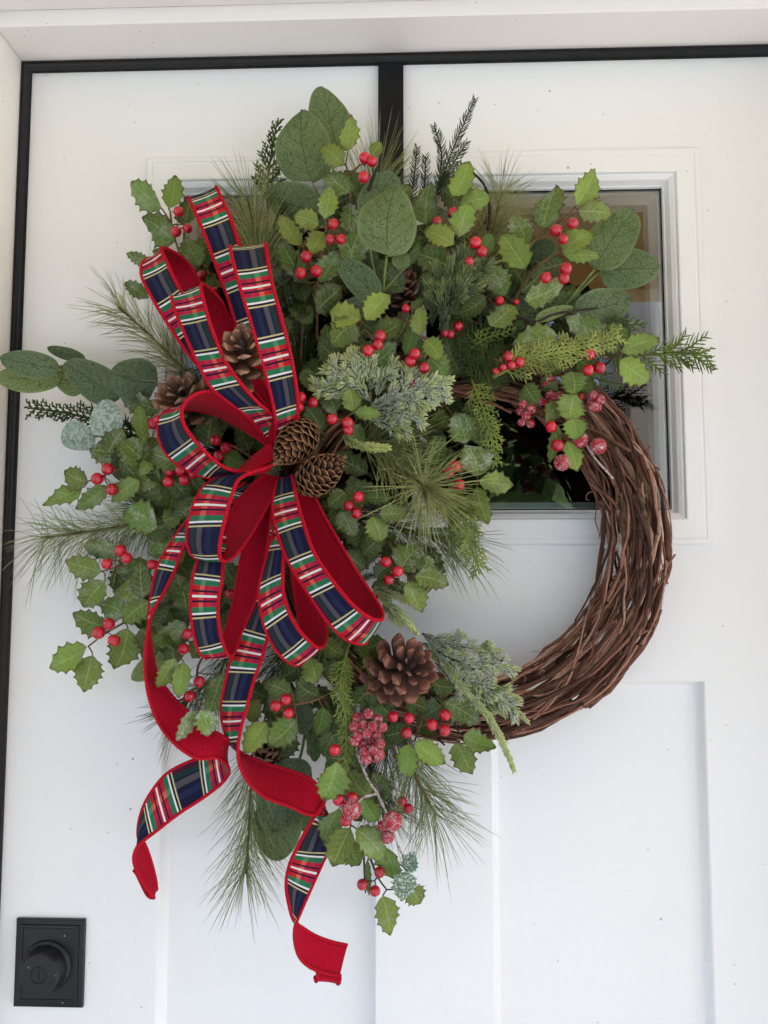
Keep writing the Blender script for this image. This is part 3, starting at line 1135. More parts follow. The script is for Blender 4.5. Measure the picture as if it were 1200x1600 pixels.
def holly(label, stems, leaves, clusters, seed, stem_w=1.9, mat='stem_brown', group='holly sprigs in the wreath', name='holly_sprig', sugar=()):
    rr = random.Random(seed)
    s0 = stems[0][0]
    t = thing(name, label, 'holly sprig', P(s0[0], s0[1], s0[2] / 1000), group)
    mb = MB()
    for pl in stems:
        pts = path(pl)
        n = len(pts)
        mb.tube(pts, [stem_w * mpp(.08) * (1.15 - .45 * i / n) for i in range(n)], 6)
    for l in leaves:
        add_leaf(t, l, 'holly', M['holly_leaf'], rr, l[8] if len(l) > 8 else None)
        b = near_on(stems, l[0], l[1])
        if b and 2 < b[0] < 40:
            q = b[1]
            mx, my = (q[0] + l[0]) / 2 + rr.uniform(-2, 2), (q[1] + l[1]) / 2 + rr.uniform(-2, 2)
            mb.tube(path([q, (mx, my, (q[2] + l[5]) / 2), (l[0], l[1], l[5])], 3), 1.1 * mpp(.08), 5)
    for cl in clusters:
        h, bs = cl
        cx = sum(b[0] for b in bs) / len(bs)
        cy = sum(b[1] for b in bs) / len(bs)
        nb = near_on(stems, cx, cy)
        node = (cx + rr.uniform(-3, 3), cy - 3, h - 9)
        if nb and nb[0] < 140:
            q = nb[1]
            node = (cx + (q[0] - cx) * .35, cy + (q[1] - cy) * .35, h - 8)
            mb.tube(path([q, ((q[0] + node[0]) / 2, (q[1] + node[1]) / 2 - 2, (q[2] + node[2]) / 2), node], 3), 1.2 * mpp(.08), 5)
        for k, b in enumerate(bs):
            hh = h + rr.uniform(-4, 3)
            add_berry(t, b[0], b[1], b[2], hh, rr)
            mb.tube(path([node, ((node[0] + b[0]) / 2 + 1.5, (node[1] + b[1]) / 2 - 3, (node[2] + hh) / 2 - 1), (b[0], b[1], hh - 3)], 3), .8 * mpp(.08), 5)
    for (x, y, r, h) in sugar:
        add_berry(t, x, y, r, h, rr, SUGAR, 'sugared_berry')
    mb.build('stem', M[mat], t)
    return t


def eucalyptus(label, stems, leaves, seed, group='eucalyptus sprigs in the wreath', shape='round'):
    rr = random.Random(seed)
    s0 = stems[0][0]
    t = thing('eucalyptus_sprig', label, 'eucalyptus sprig', P(s0[0], s0[1], s0[2] / 1000), group)
    mb = MB()
    for pl in stems:
        pts = path(pl)
        n = len(pts)
        mb.tube(pts, [2.3 * mpp(.08) * (1.1 - .4 * i / n) for i in range(n)], 6)
    for l in leaves:
        l = list(l) + [0.0] * (7 - len(l)) if len(l) < 7 else list(l)
        add_leaf(t, l, shape, M['eucalyptus_leaf'], rr, l[8] if len(l) > 8 else rr.uniform(-.3, .3))
        b = near_on(stems, l[0], l[1])
        if b and 2 < b[0] < 60:
            q = b[1]
            mb.tube(path([q, ((q[0] + l[0]) / 2, (q[1] + l[1]) / 2, (q[2] + l[5]) / 2 + 1), (l[0], l[1], l[5])], 3), [1.5 * mpp(.08)] * 7, 5)
    mb.build('stem', M['stem_green'], t)
    return t


def along(pts):
    seg = [(pts[i + 1] - pts[i]).length for i in range(len(pts) - 1)]
    tot = sum(seg)

    def at(t):
        d = t * tot
        for i, s in enumerate(seg):
            if d <= s or i == len(seg) - 1:
                k = d / s if s > 0 else 0
                return pts[i].lerp(pts[i + 1], min(1, k)), (pts[i + 1] - pts[i]).normalized()
            d -= s
    return at, tot


def pine(label, pl, n, length, tone, seed, spread=.75, width=1.0, t0=.1, droop=.1, flat=.65, group='long needled pine sprigs in the wreath', stem_w=2.6, burst=0, limits=None):
    rr = random.Random(seed)
    t = thing('pine_sprig', label, 'pine sprig', P(*pl[0][:2], pl[0][2] / 1000), group)
    pts = path(pl)
    at, tot = along(pts)
    mb = MB()
    m = len(pts)
    mb.tube(pts, [stem_w * mpp(.06) * (1.1 - .35 * i / m) for i in range(m)], 6)
    st = mb.build('stem', M['pine_stem'], t)
    nb = MB()
    s = mpp(.06)
    for k in range(int(n * 1.3)):
        if burst and k < burst:
            u = rr.uniform(.93, 1.0)
        else:
            u = t0 + (1 - t0) * rr.random()
        p, tg = at(u)
        a = tg.orthogonal().normalized()
        an = rr.random() * 6.283
        rad = a * math.cos(an) + tg.cross(a) * math.sin(an)
        rad.y *= flat
        sp = spread * rr.uniform(.5, 1.5)
        if burst and k < burst:
            sp = rr.uniform(.1, 1.5)
        d = (tg * math.cos(sp) + rad * math.sin(sp))
        d = d.normalized()
        L = length * s * rr.uniform(.6, 1.12)
        # stay in front of the door
        if p.y + d.y * L > -.004:
            d.y = (-.004 - p.y) / L * rr.uniform(.5, 1)
            d.normalize()
        bend = Vector((rr.gauss(0, .05), rr.gauss(0, .04), rr.gauss(0, .04) - droop)) * L
        if p.y + d.y * L + bend.y > -.003:
            bend.y = 0
        nb.needle(p, d, L, width * .58 * s * rr.uniform(.8, 1.1), bend, u)
    o = nb.build('needles', M['pine_needle'], t)
    o['kind'] = 'stuff'
    o['tone'] = float(tone)
    return t


def cedar(label, pl, tone, seed, size=40, dens=16, ang=.75, name='cedar_sprig', group='lacy cedar sprigs in the wreath', sub=.5, thick=1.0, stem_tone=True, flop=.25, levels=2, taper=.75, first=.08):
    """flat lacy spray: size = longest side branch in photo px"""
    rr = random.Random(seed)
    t = thing(name, label, name.replace('_', ' '), P(*pl[0][:2], pl[0][2] / 1000), group)
    pts = path(pl)
    at, tot = along(pts)
    s = mpp(.09)
    mb = MB()
    leaf = MB()
    m = len(pts)
    mb.tube(pts, [2.0 * thick * s * (1.1 - .6 * i / m) for i in range(m)], 5)

    def twig(p, d, nrm, L, lev, u):
        nseg = max(2, int(L / (6 * s)) + 1)
        q = p.copy()
        dd = d.copy()
        cl = [q.copy()]
        curl = rr.uniform(-.06, .10)
        side = dd.cross(nrm)
        for i in range(nseg):
            dd = (dd + side * curl * .5 + nrm * rr.uniform(-.06, .05)).normalized()
            q = q + dd * (L / nseg)
            if q.y > -.005:
                q.y = -.005
            cl.append(q.copy())
        r = (1.15 if lev == 0 else .95) * thick * s
        leaf.tube(cl, [r * (1 if i < len(cl) - 1 else .35) * (1 + .22 * ((i % 2) * 2 - 1)) for i in range(len(cl))], 4, True, u, min(1, u + .2))
        if lev < levels - 1 and L > 5 * s:
            k = max(3, int(L / (4.2 * s)))
            for i in range(k):
                f = (i + .7) / (k + .4)
                sg = 1 if i % 2 else -1
                j = min(len(cl) - 2, int(f * (len(cl) - 1)))
                bp = cl[j].lerp(cl[j + 1], f * (len(cl) - 1) - j)
                td = (cl[j + 1] - cl[j]).normalized()
                sd_ = td.cross(nrm) * sg
                a = ang * rr.uniform(.75, 1.15)
                bd = (td * math.cos(a) + sd_ * math.sin(a) + nrm * rr.uniform(-.15, .2)).normalized()
                twig(bp, bd, nrm, L * sub * (1 - .55 * f) * rr.uniform(.7, 1.15), lev + 1, f)
    for i in range(dens):
        f = first + (1 - first) * (i + .5) / dens
        p, tg = at(f)
        view = (CAMP - p).normalized()
        nrm = (view - tg * view.dot(tg)).normalized()
        nrm = (nrm + Vector((rr.gauss(0, flop), rr.gauss(0, flop * .6), rr.gauss(0, flop)))).normalized()
        sg = 1 if i % 2 else -1
        sd_ = tg.cross(nrm) * sg
        a = ang * rr.uniform(.8, 1.15)
        L = size * s * (1 - taper * f) * rr.uniform(.75, 1.15)
        twig(p, (tg * math.cos(a) + sd_ * math.sin(a)).normalized(), nrm, L, 0, f)
    p, tg = at(1.0)
    view = (CAMP - p).normalized()
    twig(p, tg, (view - tg * view.dot(tg)).normalized(), size * s * .3, 0, 1.0)
    st = mb.build('stem', M['cedar_leaf'], t)
    st['tone'] = float(tone * .9)
    o = leaf.build('foliage', M['cedar_leaf'], t)
    o['kind'] = 'stuff'
    o['tone'] = float(tone)
    return t


def fir(label, twigs, seed, length=10, per=1.6, width=1.1, tone=.4, frost=.8, flat=1.0, lean=.75, bush=None, lime=.8, name='frosted_fir_sprig', group='frosted fir sprigs in the wreath', two_rows=False):
    """twigs: photo polylines; short stubby needles all round (or in two rows)"""
    rr = random.Random(seed)
    p0 = twigs[0][0]
    t = thing(name, label, name.replace('_', ' '), P(p0[0], p0[1], p0[2] / 1000), group)
    sb, nb = MB(), MB()
    s = mpp(.1)
    allp = [path(pl) for pl in twigs]
    if bush:
        for pts in list(allp):
            at, tot = along(pts)
            k = max(2, int(tot / s / bush[0]))
            for i in range(k):
                u = .25 + .62 * (i + .5) / k
                p, tg = at(u)
                view = (CAMP - p).normalized()
                nrm = (view - tg * view.dot(tg)).normalized()
                sd_ = tg.cross(nrm) * (1 if i % 2 else -1)
                a_ = rr.uniform(.45, .8)
                d = (tg * math.cos(a_) + sd_ * math.sin(a_) + nrm * rr.uniform(-.1, .35)).normalized()
                L = bush[1] * s * rr.uniform(.7, 1.15) * (1.15 - .5 * u)
                allp.append([p, p + d * L * .5 + nrm * .001, p + d * L + tg * L * .12])
    for pts in allp:
        at, tot = along(pts)
        m = len(pts)
        sb.tube(pts, [1.7 * s * (1.1 - .6 * i / m) for i in range(m)], 5)
        n = max(6, int(tot / s * per))
        for k in range(n):
            u = (k + rr.random()) / n
            p, tg = at(u)
            view = (CAMP - p).normalized()
            nrm = (view - tg * view.dot(tg)).normalized()
            sd_ = tg.cross(nrm)
            if two_rows:
                rad = sd_ * (1 if k % 2 else -1) + nrm * rr.uniform(-.05, .4)
            else:
                an = rr.random() * 6.283
                rad = sd_ * math.cos(an) + nrm * math.sin(an)
            rad.normalize()
            ln = lean * rr.uniform(.8, 1.2)
            d = (tg * math.cos(ln) + rad * math.sin(ln)).normalized()
            L = length * s * rr.uniform(.75, 1.1) * (1 - .45 * max(0, (u - .75) / .25))
            bend = (tg - rad * .6) * (L * .22)
            if p.y + d.y * L + bend.y > -.004:
                d.y = -abs(d.y) * .3
            nb.needle(p, d, L, width * .6 * s, bend, u)
    st = sb.build('stem', M['twig_dark'], t)
    o = nb.build('needles', M['fir_needle'], t)
    o['kind'] = 'stuff'
    o['tone'] = float(tone)
    o['frost'] = float(frost)
    o['lime'] = float(lime)
    return t


FILL = [(480, 400, 60), (560, 420, 60), (640, 440, 50), (700, 430, 50), (760, 440, 45), (820, 470, 40), (520, 560, 55), (600, 560, 55), (680, 560, 50), (760, 560, 50), (840, 550, 35), (480, 640, 45),
        (560, 640, 45), (620, 660, 40), (395, 640, 50), (330, 640, 35), (300, 760, 45), (250, 730, 28), (400, 760, 45), (480, 820, 50), (540, 860, 40), (520, 930, 45), (400, 900, 50), (340, 980, 35), (300, 900, 35),
        (480, 1000, 50), (560, 1030, 40), (440, 1080, 40), (520, 1120, 45), (600, 1110, 45), (660, 1090, 30), (690, 650, 30), (440, 560, 40), (450, 470, 40), (540, 760, 40), (280, 830, 35), (520, 1180, 35), (590, 1060, 40), (205, 930, 40), (265, 935, 40), (255, 1000, 30), (215, 740, 40), (250, 770, 30), (200, 710, 30), (700, 350, 40), (600, 320, 40), (520, 330, 40), (870, 440, 40), (800, 400, 40), (900, 540, 30), (640, 600, 40), (440, 1130, 35), (560, 1240, 35), (600, 880, 35), (660, 880, 25), (680, 720, 25), (640, 690, 25), (712, 508, 10), (742, 665, 10)]


def fill_leaves():
    rr = random.Random(404)
    sprigs = [o for o in bpy.data.objects if o.name.startswith('holly_sprig') and o.parent is None]
    for (cx, cy, r) in FILL:
        for k in range(5):
            a, q = rr.uniform(0, 6.283), math.sqrt(rr.random()) * r
            x, y = cx + q * math.cos(a), cy + q * math.sin(a)
            an = rr.uniform(0, 6.283)
            L = rr.uniform(46, 68)
            h = rr.uniform(46, 88)
            w = P(x, y, h / 1000)
            par = min(sprigs, key=lambda o: (o.location - w).length)
            add_leaf(par, (x - L / 2 * math.cos(an), y - L / 2 * math.sin(an), x + L / 2 * math.cos(an), y + L / 2 * math.sin(an), rr.uniform(30, 42), h, rr.uniform(.05, .4), rr.uniform(.0, .30)), 'holly', M['holly_leaf'], rr)  # low tones paint the deep shade between sprigs into the leaf colour


# ------------------------------------------------------------------ pine cones
def scale_mesh(mat, wid=.62, cup=.12, thick=.10, curl=.16, tip=.25):
    """one cone scale, unit length along +x, outer face towards -z"""
    v, f, uv = [], [], []
    nu, nv = 11, 7
    for side in (1, -1):
        for i in range(nu):
            t = (i / (nu - 1)) ** .62
            w = wid * (.34 + .66 * (3 * min(1, t / .8) ** 2 - 2 * min(1, t / .8) ** 3)) * math.sqrt(max(.02, 1 - (max(0, t - .78) / .22) ** 2 * .93))
            th = thick * (.45 + .55 * t ** 3)
            for j in range(nv):
                a = 2 * j / (nv - 1) - 1
                x = t * (1 - .05 * a * a * t)
                z = cup * (1 - a * a) * .7 * t + curl * t * t + side * th * .5 * (1 - .60 * a ** 4)
                if side < 0 and t > .75:
                    z -= tip * thick * (t - .75) / .25 * (1 - abs(a))
                v.append((x, a * w * .5, z))
                uv.append((t, j / (nv - 1)))
    N = nu * nv
    for i in range(nu - 1):
        for j in range(nv - 1):
            a = i * nv + j
            f.append((a, a + nv, a + nv + 1, a + 1))
            f.append((N + a, N + a + 1, N + a + nv + 1, N + a + nv))
    for i in range(nu - 1):
        for j in (0, nv - 1):
            a, b = i * nv + j, (i + 1) * nv + j
            f.append((a, N + a, N + b, b) if j == 0 else (a, b, N + b, N + a))
    for j in range(nv - 1):
        a = (nu - 1) * nv + j
        f.append((a, N + a, N + a + 1, a + 1))
    mb = MB()
    mb.add(v, f, uv)
    o = mb.build('scale', mat, None)
    me = o.data
    bpy.data.objects.remove(o)
    return me


def cone(label, base, tip, width, seed, n=64, mat='cone_scale', opened=True, group='brown pine cones in the wreath', e0=1.75, e1=.25, slen=.5, wid=.62):
    """base, tip: photo points (x, y, h mm) of the cone's axis; width in px"""
    rr = random.Random(seed)
    A, B = P(base[0], base[1], base[2] / 1000), P(tip[0], tip[1], tip[2] / 1000)
    ax = B - A
    L = ax.length
    ax.normalize()
    R_ = width * .5 * mpp((base[2] + tip[2]) / 2000)
    t = thing('pine_cone', label, 'pine cone', A, group)
    me = scale_mesh(M[mat], wid, thick=.12 if opened else .07, curl=.16 if opened else .16, tip=.8 if opened else .3)
    a = ax.orthogonal().normalized()
    b = ax.cross(a)
    core = MB()
    pts = [A + ax * (L * (1 if opened else .84) * k / 6) for k in range(7)]
    core.tube(pts, [R_ * (.20 if opened else .50) * (math.sin(math.pi * (.15 + .80 * k / 6)) ** .8) for k in range(7)], 10, True)
    core.build('core', M['twig_dark'], t)
    for i in range(n):
        s = (i + .5) / n
        an = i * 2.39996 + rr.uniform(-.08, .08)
        rad = a * math.cos(an) + b * math.sin(an)
        if opened:
            prof = (math.sin(math.pi * (.18 + .74 * s)) ** .7)
            e = e0 + (e1 - e0) * s ** .9 + rr.uniform(-.10, .10)
            p = A + ax * (L * (.06 + .86 * s)) + rad * (R_ * .10)
            ln = R_ * (.55 + .45 * prof) * (1.0 if s < .7 else 1 - .55 * (s - .7) / .3) * rr.uniform(.92, 1.06)
            wsc = ln * (1.0 if s < .75 else 1.0)
        else:
            th = math.pi * (.10 + .90 * s ** .85)
            prof = math.sin(th) ** .8 if s < 1 else 0
            slope = math.atan2(-.8 * R_ * math.cos(th) * math.pi * .9, L) if 0 < s < .97 else 1.2
            e = max(-1.35, -slope) if False else None
            dr = R_ * (math.sin(math.pi * (.10 + .90 * min(1, s + .03) ** .85)) ** .8 - math.sin(math.pi * (.10 + .90 * max(0.0, s - .03) ** .85)) ** .8)
            e = math.atan2(dr, L * .06) + .78 + rr.uniform(-.06, .06)
            ln = R_ * slen * (1 - .40 * s)
            tipp = A + ax * (L * (.03 + .95 * s)) + rad * (R_ * prof)
            p = tipp - (ax * math.cos(e) + rad * math.sin(e)) * ln
            wsc = max(R_ * .22, 2 * math.pi * R_ * prof / 8.2) / wid * 1.05
        x = (ax * math.cos(e) + rad * math.sin(e)).normalized()
        z = (ax * math.sin(e) - rad * math.cos(e)).normalized()
        y = z.cross(x)
        mt = Matrix((x * ln, y * wsc, z * ln)).transposed().to_4x4()
        mt.translation = p - A
        o = bpy.data.objects.new('scale', me)
        link(o, t)
        o.matrix_local = mt
    return t


# ------------------------------------------------------------------ ribbon
PERIOD = .068


def ribbon(bow, name, st, plaid_at, phase_at, flip=False, sub=8, inv=False):
    """st rows: (Ax, Ay, Bx, By, hA, hB); plaid_at = station whose viewer side is plaid; phase_at = station where a white middle stripe sits"""
    rows = []
    for (ax, ay, bx, by, ha, hb) in st:
        rows.append((*P(ax, ay, ha / 1000), *P(bx, by, hb / 1000)))
    a = crom(rows, sub)
    n = len(a)
    mid = (a[:, :3] + a[:, 3:]) / 2
    ds = np.concatenate([[0], np.cumsum(np.linalg.norm(np.diff(mid, axis=0), axis=1))])
    k0 = int(round(phase_at * sub))
    uu = (ds - ds[min(n - 1, k0)]) / PERIOD + 100.5
    cols = 9
    V, UVs, NRM = [], [], []
    for i in range(n):
        A, B = Vector(a[i, :3]), Vector(a[i, 3:])
        i0, i1 = max(0, i - 1), min(n - 1, i + 1)
        tg = Vector(mid[i1] - mid[i0]).normalized()
        ac = B - A
        nr = tg.cross(ac).normalized()
        W = ac.length
        for j in range(cols):
            v = j / (cols - 1)
            bulge = .035 * W * math.sin(math.pi * v)
            V.append(A + ac * v + nr * bulge)
            NRM.append(nr)
            UVs.append((uu[i], 1 - v if flip else v))
    i = int(round(plaid_at * sub))
    c = i * cols + cols // 2
    sgn = 1.0 if NRM[c].dot(CAMP - V[c]) > 0 else -1.0
    if inv:
        sgn = -sgn
    faces = []
    for i in range(n - 1):
        for j in range(cols - 1):
            q = i * cols + j
            faces.append((q, q + 1, q + cols + 1, q + cols))
    th = .0005
    mb = MB()
    mb.add([v + nn * (sgn * th) for v, nn in zip(V, NRM)], faces, UVs)
    o = mb.build(name, M['plaid_fabric'], bow)
    if sgn < 0:
        o.data.flip_normals()
    mb = MB()
    mb.add([v - nn * (sgn * th) for v, nn in zip(V, NRM)], faces, UVs)
    q = mb.build('backing', M['red_velvet'], o)
    if sgn > 0:
        q.data.flip_normals()
    for side in (0, 1):
        e = a[:, :3] if side == 0 else a[:, 3:]
        other = a[:, 3:] if side == 0 else a[:, :3]
        # resample finely for the overlocked thread
        s2 = np.concatenate([[0], np.cumsum(np.linalg.norm(np.diff(e, axis=0), axis=1))])
        m = max(30, int(s2[-1] / .0011))
        ss = np.linspace(0, s2[-1], m)
        pts = np.stack([np.interp(ss, s2, e[:, c_]) for c_ in range(3)], 1)
        # smooth the linear interpolation
        for _ in range(3):
            pts[1:-1] = (pts[:-2] + 2 * pts[1:-1] + pts[2:]) / 4
        cb = MB()
        pitch = .0026
        cb.tube([Vector(p) for p in pts], [.00175 + .00028 * math.sin(2 * math.pi * s_ / pitch) for s_ in ss], 7, True, 0, s2[-1] / pitch)
        cb.build('edge_cord', M['red_cord'], o)
    return o

# ------------------------------------------------------------------ the greenery, photo pixels (x, y) and height above the door in mm
# holly leaf: base x, y, tip x, y, width px, height mm, frost, tone
holly('small holly sprig sticking up above the upper left ribbon loop against bare door', [[(335, 470, 45), (300, 430, 55), (278, 388, 62), (268, 352, 66), (254, 327, 70)], [(268, 352, 66), (266, 330, 70)]],
      [(253, 325, 205, 284, 38, 72, .45, .55), (264, 326, 273, 270, 31, 74, .15, .55), (273, 378, 223, 340, 46, 66, .6, .45), (288, 354, 294, 310, 34, 55, .2, .3),
       (312, 416, 290, 366, 36, 66, .5, .42), (326, 416, 312, 370, 28, 55, .2, .25), (236, 416, 194, 393, 20, 48, .7, .35), (263, 402, 236, 394, 18, 45, .5, .35), (233, 466, 192, 440, 24, 46, .7, .35), (310, 470, 330, 425, 34, 48, .2, .15), (262, 440, 240, 415, 30, 44, .4, .3)],
      [(76, [(279, 331, 8.5), (275, 362, 9), (293, 357, 8)]), (68, [(315, 431, 8.5), (334, 456, 8)])], 1)
holly('holly sprig topmost on the wreath, three red berries beside the tallest round leaves', [[(560, 360, 80), (548, 310, 95), (545, 275, 104), (540, 256, 108)], [(545, 275, 104), (562, 258, 108)]],
      [(543, 237, 550, 180, 30, 114, .1, .85), (538, 258, 501, 223, 36, 112, .15, .75), (546, 302, 508, 264, 40, 104, .4, .35), (578, 243, 597, 221, 22, 98, .1, .6), (552, 300, 540, 262, 30, 98, .3, .3)],
      [(118, [(570, 247, 9.5), (581, 252, 9), (568, 277, 9.5)])], 2)
holly('holly sprig with two berry trios stacked, left of the big oval eucalyptus leaf', [[(495, 530, 70), (496, 470, 88), (498, 425, 98), (505, 375, 106), (510, 355, 110)]],
      [(507, 342, 515, 286, 32, 112, .5, .7), (498, 352, 458, 337, 34, 114, .15, .9), (506, 363, 489, 398, 34, 112, .1, .8), (470, 384, 436, 334, 30, 100, .1, .75), (472, 432, 440, 378, 38, 92, .45, .3),
       (546, 366, 545, 312, 30, 98, .9, .35), (543, 419, 567, 352, 46, 98, .95, .3), (500, 441, 529, 394, 36, 100, .85, .3), (494, 487, 534, 447, 42, 96, .25, .2), (460, 440, 482, 395, 34, 84, .4, .15), (520, 460, 500, 420, 34, 82, .2, .1)],
      [(120, [(521, 350, 9), (516, 374, 8.5), (533, 374, 8.5)]), (116, [(478, 401, 10), (470, 427, 9.5), (494, 424, 10)])], 3)
holly('light green holly sprig just above the lime frosted fir tips, berries right of its fork', [[(548, 555, 95), (556, 525, 112), (567, 498, 122)], [(556, 525, 112), (570, 515, 122)]],
      [(564, 500, 515, 486, 40, 130, .05, .95), (556, 500, 518, 540, 46, 120, .3, .5), (571, 500, 610, 461, 36, 132, .05, .95), (582, 526, 632, 503, 34, 112, .15, .3), (565, 574, 624, 540, 44, 112, .35, .3), (528, 562, 492, 530, 40, 100, .25, .22), (590, 560, 628, 575, 34, 96, .2, .15)],
      [(138, [(594, 525, 9.5), (590, 539, 9), (575, 548, 9.5)])], 4)
holly('holly sprig whose berry trio touches the tip of the frosted fir, below the oval leaf', [[(690, 560, 95), (672, 532, 110), (656, 524, 116), (645, 510, 110), (625, 495, 95)]],
      [(655, 524, 652, 476, 28, 126, .1, .75), (648, 506, 632, 554, 26, 112, .1, .25), (664, 531, 690, 563, 32, 124, .15, .7), (670, 560, 698, 588, 38, 112, .3, .3), (640, 481, 671, 466, 14, 104, 0, .3), (640, 530, 660, 565, 34, 98, .2, .15)],
      [(132, [(648, 553, 9.5), (641, 565, 9.2), (663, 575, 9.2)]), (100, [(648, 588, 7), (641, 598, 7)]), (106, [(634, 482, 7.5)])], 5)
holly('holly sprig at upper centre right below the dark feathery fir tips', [[(700, 470, 70), (705, 420, 88), (706, 370, 102), (708, 325, 110)]],
      [(708, 308, 733, 251, 36, 114, .05, .8), (709, 382, 664, 354, 36, 122, .1, .85), (717, 371, 736, 318, 40, 122, .35, .75), (719, 321, 768, 308, 36, 106, .2, .65), (665, 352, 672, 283, 38, 96, .55, .3), (703, 418, 651, 394, 50, 98, .15, .18), (752, 396, 773, 366, 26, 92, .1, .35), (690, 395, 712, 420, 30, 90, .1, .15)],
      [(112, [(708, 332, 8.5), (683, 347, 9), (704, 358, 7)]), (124, [(743, 379, 10), (753, 393, 9)]), (122, [(733, 409, 8)])], 6)
holly('tall holly branch on orange stems reaching across the upper right of the window', [[(800, 475, 80), (815, 450, 92), (838, 420, 100), (860, 401, 106), (878, 392, 108)], [(815, 450, 92), (828, 386, 96), (855, 362, 102), (885, 338, 106), (899, 322, 108)]],
      [(899, 322, 929, 265, 38, 112, .05, .8), (904, 330, 959, 335, 34, 110, .25, .75), (848, 356, 861, 282, 46, 108, .55, .4), (824, 381, 803, 331, 36, 88, .9, .5), (821, 421, 785, 361, 46, 104, .1, .62), (790, 462, 765, 410, 38, 104, .75, .4), (880, 396, 926, 356, 38, 116, .1, .7), (881, 399, 941, 398, 24, 108, .1, .65), (820, 469, 888, 443, 38, 112, .55, .5), (812, 456, 853, 420, 34, 90, .1, .2), (835, 440, 870, 410, 36, 84, .1, .2)],
      [(122, [(869, 360, 10), (895, 349, 9), (880, 374, 8)]), (122, [(853, 434, 9.5), (884, 420, 10), (881, 435, 9.5)])], 7)
holly('holly sprig half hidden behind the lacy cedar, right of centre above the hole', [[(745, 560, 70), (757, 530, 88), (768, 510, 98), (790, 485, 96)]],
      [(766, 511, 806, 472, 36, 112, .35, .5), (760, 463, 717, 490, 32, 88, .1, .3), (735, 500, 715, 470, 34, 84, .05, .12), (780, 545, 760, 585, 30, 84, .1, .2), (745, 455, 770, 440, 34, 80, .05, .15)],
      [(100, [(781, 470, 7.5), (807, 472, 5)]), (98, [(716, 510, 8), (704, 522, 7), (695, 521, 6)]), (118, [(794, 557, 9), (812, 566, 8.5), (799, 571, 7.5), (786, 574, 6), (775, 580, 6)])], 8)
holly('frosty holly branch at right over the window corner, tip leaves point past the glass edge', [[(850, 540, 84), (885, 530, 92), (925, 545, 96), (945, 560, 98), (972, 554, 96)], [(850, 540, 84), (872, 522, 96)]],
      [(872, 524, 803, 536, 44, 114, .7, .55), (952, 524, 884, 495, 38, 98, .75, .5), (934, 515, 984, 530, 32, 94, .2, .6), (971, 549, 1030, 530, 34, 102, .1, .68), (968, 562, 1019, 594, 40, 104, .15, .72), (900, 560, 945, 585, 34, 84, .1, .2), (845, 560, 880, 580, 34, 84, .2, .2)],
      [(112, [(921, 553, 9.5), (919, 578, 9.3), (937, 575, 9.3)])], 9)
holly('hanging chain of holly leaves dangling over the top right of the grapevine ring', [[(880, 560, 80), (890, 600, 92), (886, 640, 96), (885, 690, 92)]],
      [(893, 580, 897, 618, 40, 104, .1, .55), (898, 614, 896, 656, 42, 102, .1, .6), (893, 654, 900, 688, 36, 102, .1, .65), (886, 690, 905, 736, 28, 98, .05, .65), (872, 628, 850, 664, 26, 96, .1, .45), (872, 664, 860, 722, 20, 92, .05, .55), (820, 600, 838, 633, 36, 88, .15, .45), (905, 590, 925, 615, 32, 84, .1, .3), (865, 590, 850, 612, 30, 82, .1, .3)],
      [(100, [(861, 667, 9.2), (871, 696, 10)])], 10)
holly('frost dusted holly sprig hanging inside the top left of the bare hole', [[(690, 630, 70), (704, 645, 82), (722, 690, 92), (738, 725, 96), (746, 748, 96)]],
      [(728, 693, 712, 644, 42, 104, .8, .3), (746, 745, 733, 692, 50, 108, 1.0, .35), (749, 750, 802, 761, 34, 112, .25, .75), (745, 760, 764, 818, 30, 110, .05, .65), (672, 722, 692, 679, 34, 84, .1, .25), (704, 650, 671, 656, 30, 84, .05, .15), (718, 745, 703, 786, 26, 78, .8, .2), (700, 700, 680, 735, 30, 68, .1, .15)],
      [(118, [(711, 729, 9.5), (701, 738, 9), (717, 757, 9.3)]), (60, [(655, 672, 7)])], 11)
holly('small holly sprig between the frosted fir and the two narrow closed cones', [[(505, 680, 100), (530, 660, 112), (553, 644, 118)], [(480, 640, 100), (493, 605, 112)]],
      [(552, 643, 546, 606, 30, 132, .15, .7), (553, 645, 595, 650, 22, 130, .1, .6), (525, 646, 505, 610, 30, 116, .7, .25), (500, 672, 478, 637, 32, 112, .25, .15), (494, 592, 466, 592, 32, 112, .15, .45), (540, 665, 570, 690, 28, 100, .3, .2)],
      [(140, [(519, 655, 9), (543, 661, 9.5), (544, 672, 8.3)]), (128, [(470, 621, 9), (467, 636, 8.3), (489, 629, 8.5)])], 12)
holly('holly sprig just under the closed cones with rounded leaves to its right', [[(590, 850, 80), (588, 820, 100), (575, 800, 110), (560, 790, 108)]],
      [(592, 804, 639, 797, 30, 122, .3, .6), (582, 806, 596, 847, 36, 122, .25, .65), (541, 769, 516, 794, 32, 108, .4, .3), (533, 797, 556, 839, 34, 106, .5, .35), (572, 778, 614, 778, 22, 98, .1, .2), (520, 790, 545, 830, 30, 90, .1, .12)],
      [(126, [(560, 776, 9), (545, 790, 8.7), (557, 802, 9)])], 13)
holly('frosted holly sprig hanging below it with pale leaves over the white door', [[(607, 845, 84), (615, 866, 94), (632, 893, 104), (640, 906, 104)]],
      [(626, 893, 658, 850, 50, 104, .9, .4), (670, 868, 665, 905, 26, 98, .8, .4), (648, 900, 701, 914, 34, 112, .4, .55), (637, 908, 658, 958, 36, 112, .35, .6), (566, 868, 598, 838, 36, 90, .3, .2), (572, 888, 540, 860, 38, 88, .2, .18), (585, 902, 614, 880, 28, 90, .5, .15), (580, 918, 610, 912, 16, 86, .2, .15)],
      [(118, [(603, 878, 9), (621, 893, 9.2), (607, 906, 8.7)])], 14)
